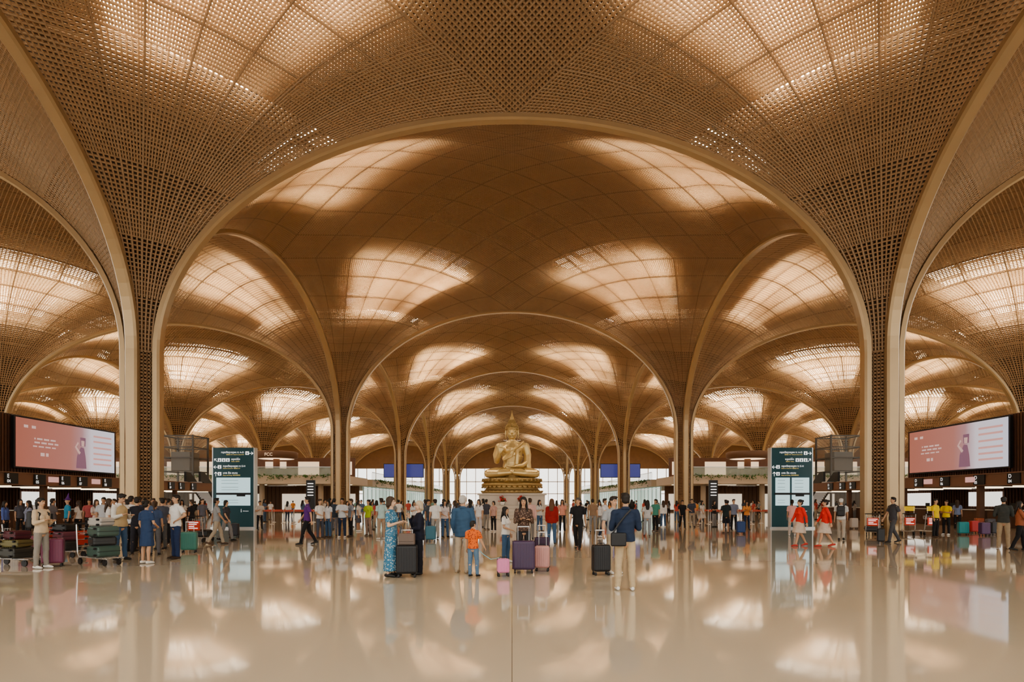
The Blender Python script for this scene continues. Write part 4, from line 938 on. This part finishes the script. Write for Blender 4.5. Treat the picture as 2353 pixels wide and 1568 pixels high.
def arch(cx,cy,rot,rise):
    global nt_
    if rise not in AM: AM[rise]=arch_mesh(rise)
    nt_+=1; o=bpy.data.objects.new('trim_%d'%nt_,AM[rise]); COL.objects.link(o); o.location=(cx,cy,0); o.rotation_euler=(0,0,rot); struct(o)
for line in range(1,7):
    nc=1 if line<2 else (2 if line<4 else 3)
    for cx in range(-nc,nc+1): arch(cx*W,Z1+(line-1)*W,0,apex[line] if cx==0 else BZ)
for row in range(6):
    for xx in ((-54,-18,18,54) if row<3 else (-90,-54,-18,18,54,90)):
        arch(xx,Z1-H+row*W,math.pi/2,BZ)
def column_parts():
    acc=Acc()
    p0=np.array([D0,0,0.]);p1=np.array([0,D0,0.]); n=np.array([-1,-1,0])/math.sqrt(2)
    P=[]
    for z in np.arange(.12,S,.17): P.append(np.stack([p0+[0,0,z],p1+[0,0,z]]))
    P=np.array(P); N=np.broadcast_to(n,P.shape); acc.strip(P,N,.055,.12)
    P=np.array([[p0*(1-q)+p1*q+[0,0,0.],p0*(1-q)+p1*q+[0,0,S]] for q in (.30,.43,.57,.70)]); N=np.broadcast_to(n,P.shape); acc.strip(P,N,.02,.13)
    panel=acc.mesh('lattice_panel',[M_fin])
    r=.42; V=[(r*math.cos(a),r*math.sin(a),z) for z in(0,S+1) for a in [math.pi/4*i for i in range(8)]]
    F=[(i,(i+1)%8,(i+1)%8+8,i+8) for i in range(8)]+[tuple(range(8,16))]
    return panel,rawmesh('core',V,F,[M_dark])
PAN,CORE=column_parts()
for line in range(1,7):
    for xx in((-18,18) if line==1 else (-54,-18,18,54) if line<4 else(-90,-54,-18,18,54,90)):
        root=empty('column',(xx,Z1+(line-1)*W,0))
        tag(root,'bronze lattice-clad column between smooth gold arch ribs','column','lattice columns')
        for i in range(4): obj('lattice_panel',PAN,root,rot=(0,0,i*math.pi/2))
        obj('core',CORE,root)
# ---------- floor
mf=mat('floor_polished',(.6,.5,.4),.11,spec=.6)
nt=mf.node_tree; p=nt.nodes['Principled BSDF']
tc=nt.nodes.new('ShaderNodeTexCoord'); sp=nt.nodes.new('ShaderNodeSeparateXYZ'); nt.links.new(tc.outputs['Object'],sp.inputs[0])
ma=nt.nodes.new('ShaderNodeMath'); ma.operation='ABSOLUTE'; nt.links.new(sp.outputs['X'],ma.inputs[0])
mc=nt.nodes.new('ShaderNodeMath'); mc.operation='LESS_THAN'; mc.inputs[1].default_value=.0035; nt.links.new(ma.outputs[0],mc.inputs[0])
nz=nt.nodes.new('ShaderNodeTexNoise'); nz.inputs['Scale'].default_value=.35; nz.inputs['Detail'].default_value=5; nt.links.new(tc.outputs['Object'],nz.inputs['Vector'])
cr=nt.nodes.new('ShaderNodeValToRGB'); cr.color_ramp.elements[0].color=(.62,.545,.42,1); cr.color_ramp.elements[1].color=(.66,.59,.47,1); nt.links.new(nz.outputs['Fac'],cr.inputs['Fac'])
mx=nt.nodes.new('ShaderNodeMix'); mx.data_type='RGBA'; nt.links.new(mc.outputs[0],mx.inputs[0]); nt.links.new(cr.outputs['Color'],mx.inputs[6]); mx.inputs[7].default_value=(.2,.16,.12,1); nt.links.new(mx.outputs[2],p.inputs['Base Color'])
rr=nt.nodes.new('ShaderNodeMapRange'); rr.inputs['To Min'].default_value=.03; rr.inputs['To Max'].default_value=.07; nt.links.new(nz.outputs['Fac'],rr.inputs['Value']); nt.links.new(rr.outputs['Result'],p.inputs['Roughness'])
struct(obj('floor',rawmesh('floor',[(-130,-25,0),(130,-25,0),(130,215,0),(-130,215,0)],[(0,1,2,3)],[mf])))
M_wallb=mat('brown_wall',(.22,.13,.07),.6,noise=.15,nscale=1)
b=B(); b.box((0,211.6,17),(260,.4,9)); 
struct(obj('wall_back',b.mesh('wall_back',[M_wallb])))
b=B()
for x in np.arange(-126,127,3): b.box((x,211.5,6.3),(.18,.3,12.6))
for z in(.3,4,8,12.4): b.box((0,211.5,z),(252,.25,.2))
struct(obj('window_200',b.mesh('window_frame',[M_tube])))
for nm,x in(('wall_left',-126.3),('wall_right',126.3)):
    b=B(); b.box((x,90,10),(.4,245,20)); struct(obj(nm,b.mesh(nm,[M_wallb])))
w=bpy.data.worlds.new('World'); sc.world=w; w.use_nodes=True
bg=w.node_tree.nodes['Background']; bg.inputs[0].default_value=(1,.96,.88,1); bg.inputs[1].default_value=1.5
cam=bpy.data.cameras.new('Camera'); co=bpy.data.objects.new('Camera',cam); COL.objects.link(co); sc.camera=co
co.location=(0,0,1.6); co.rotation_euler=(math.pi/2,0,0); cam.sensor_width=36; cam.lens=1470/2353*36; cam.shift_y=368/2353; cam.clip_end=600
sc.view_settings.view_transform='AgX'; sc.view_settings.exposure=0.42
try: sc.view_settings.look='AgX - Medium High Contrast'
except Exception as e: print(e)
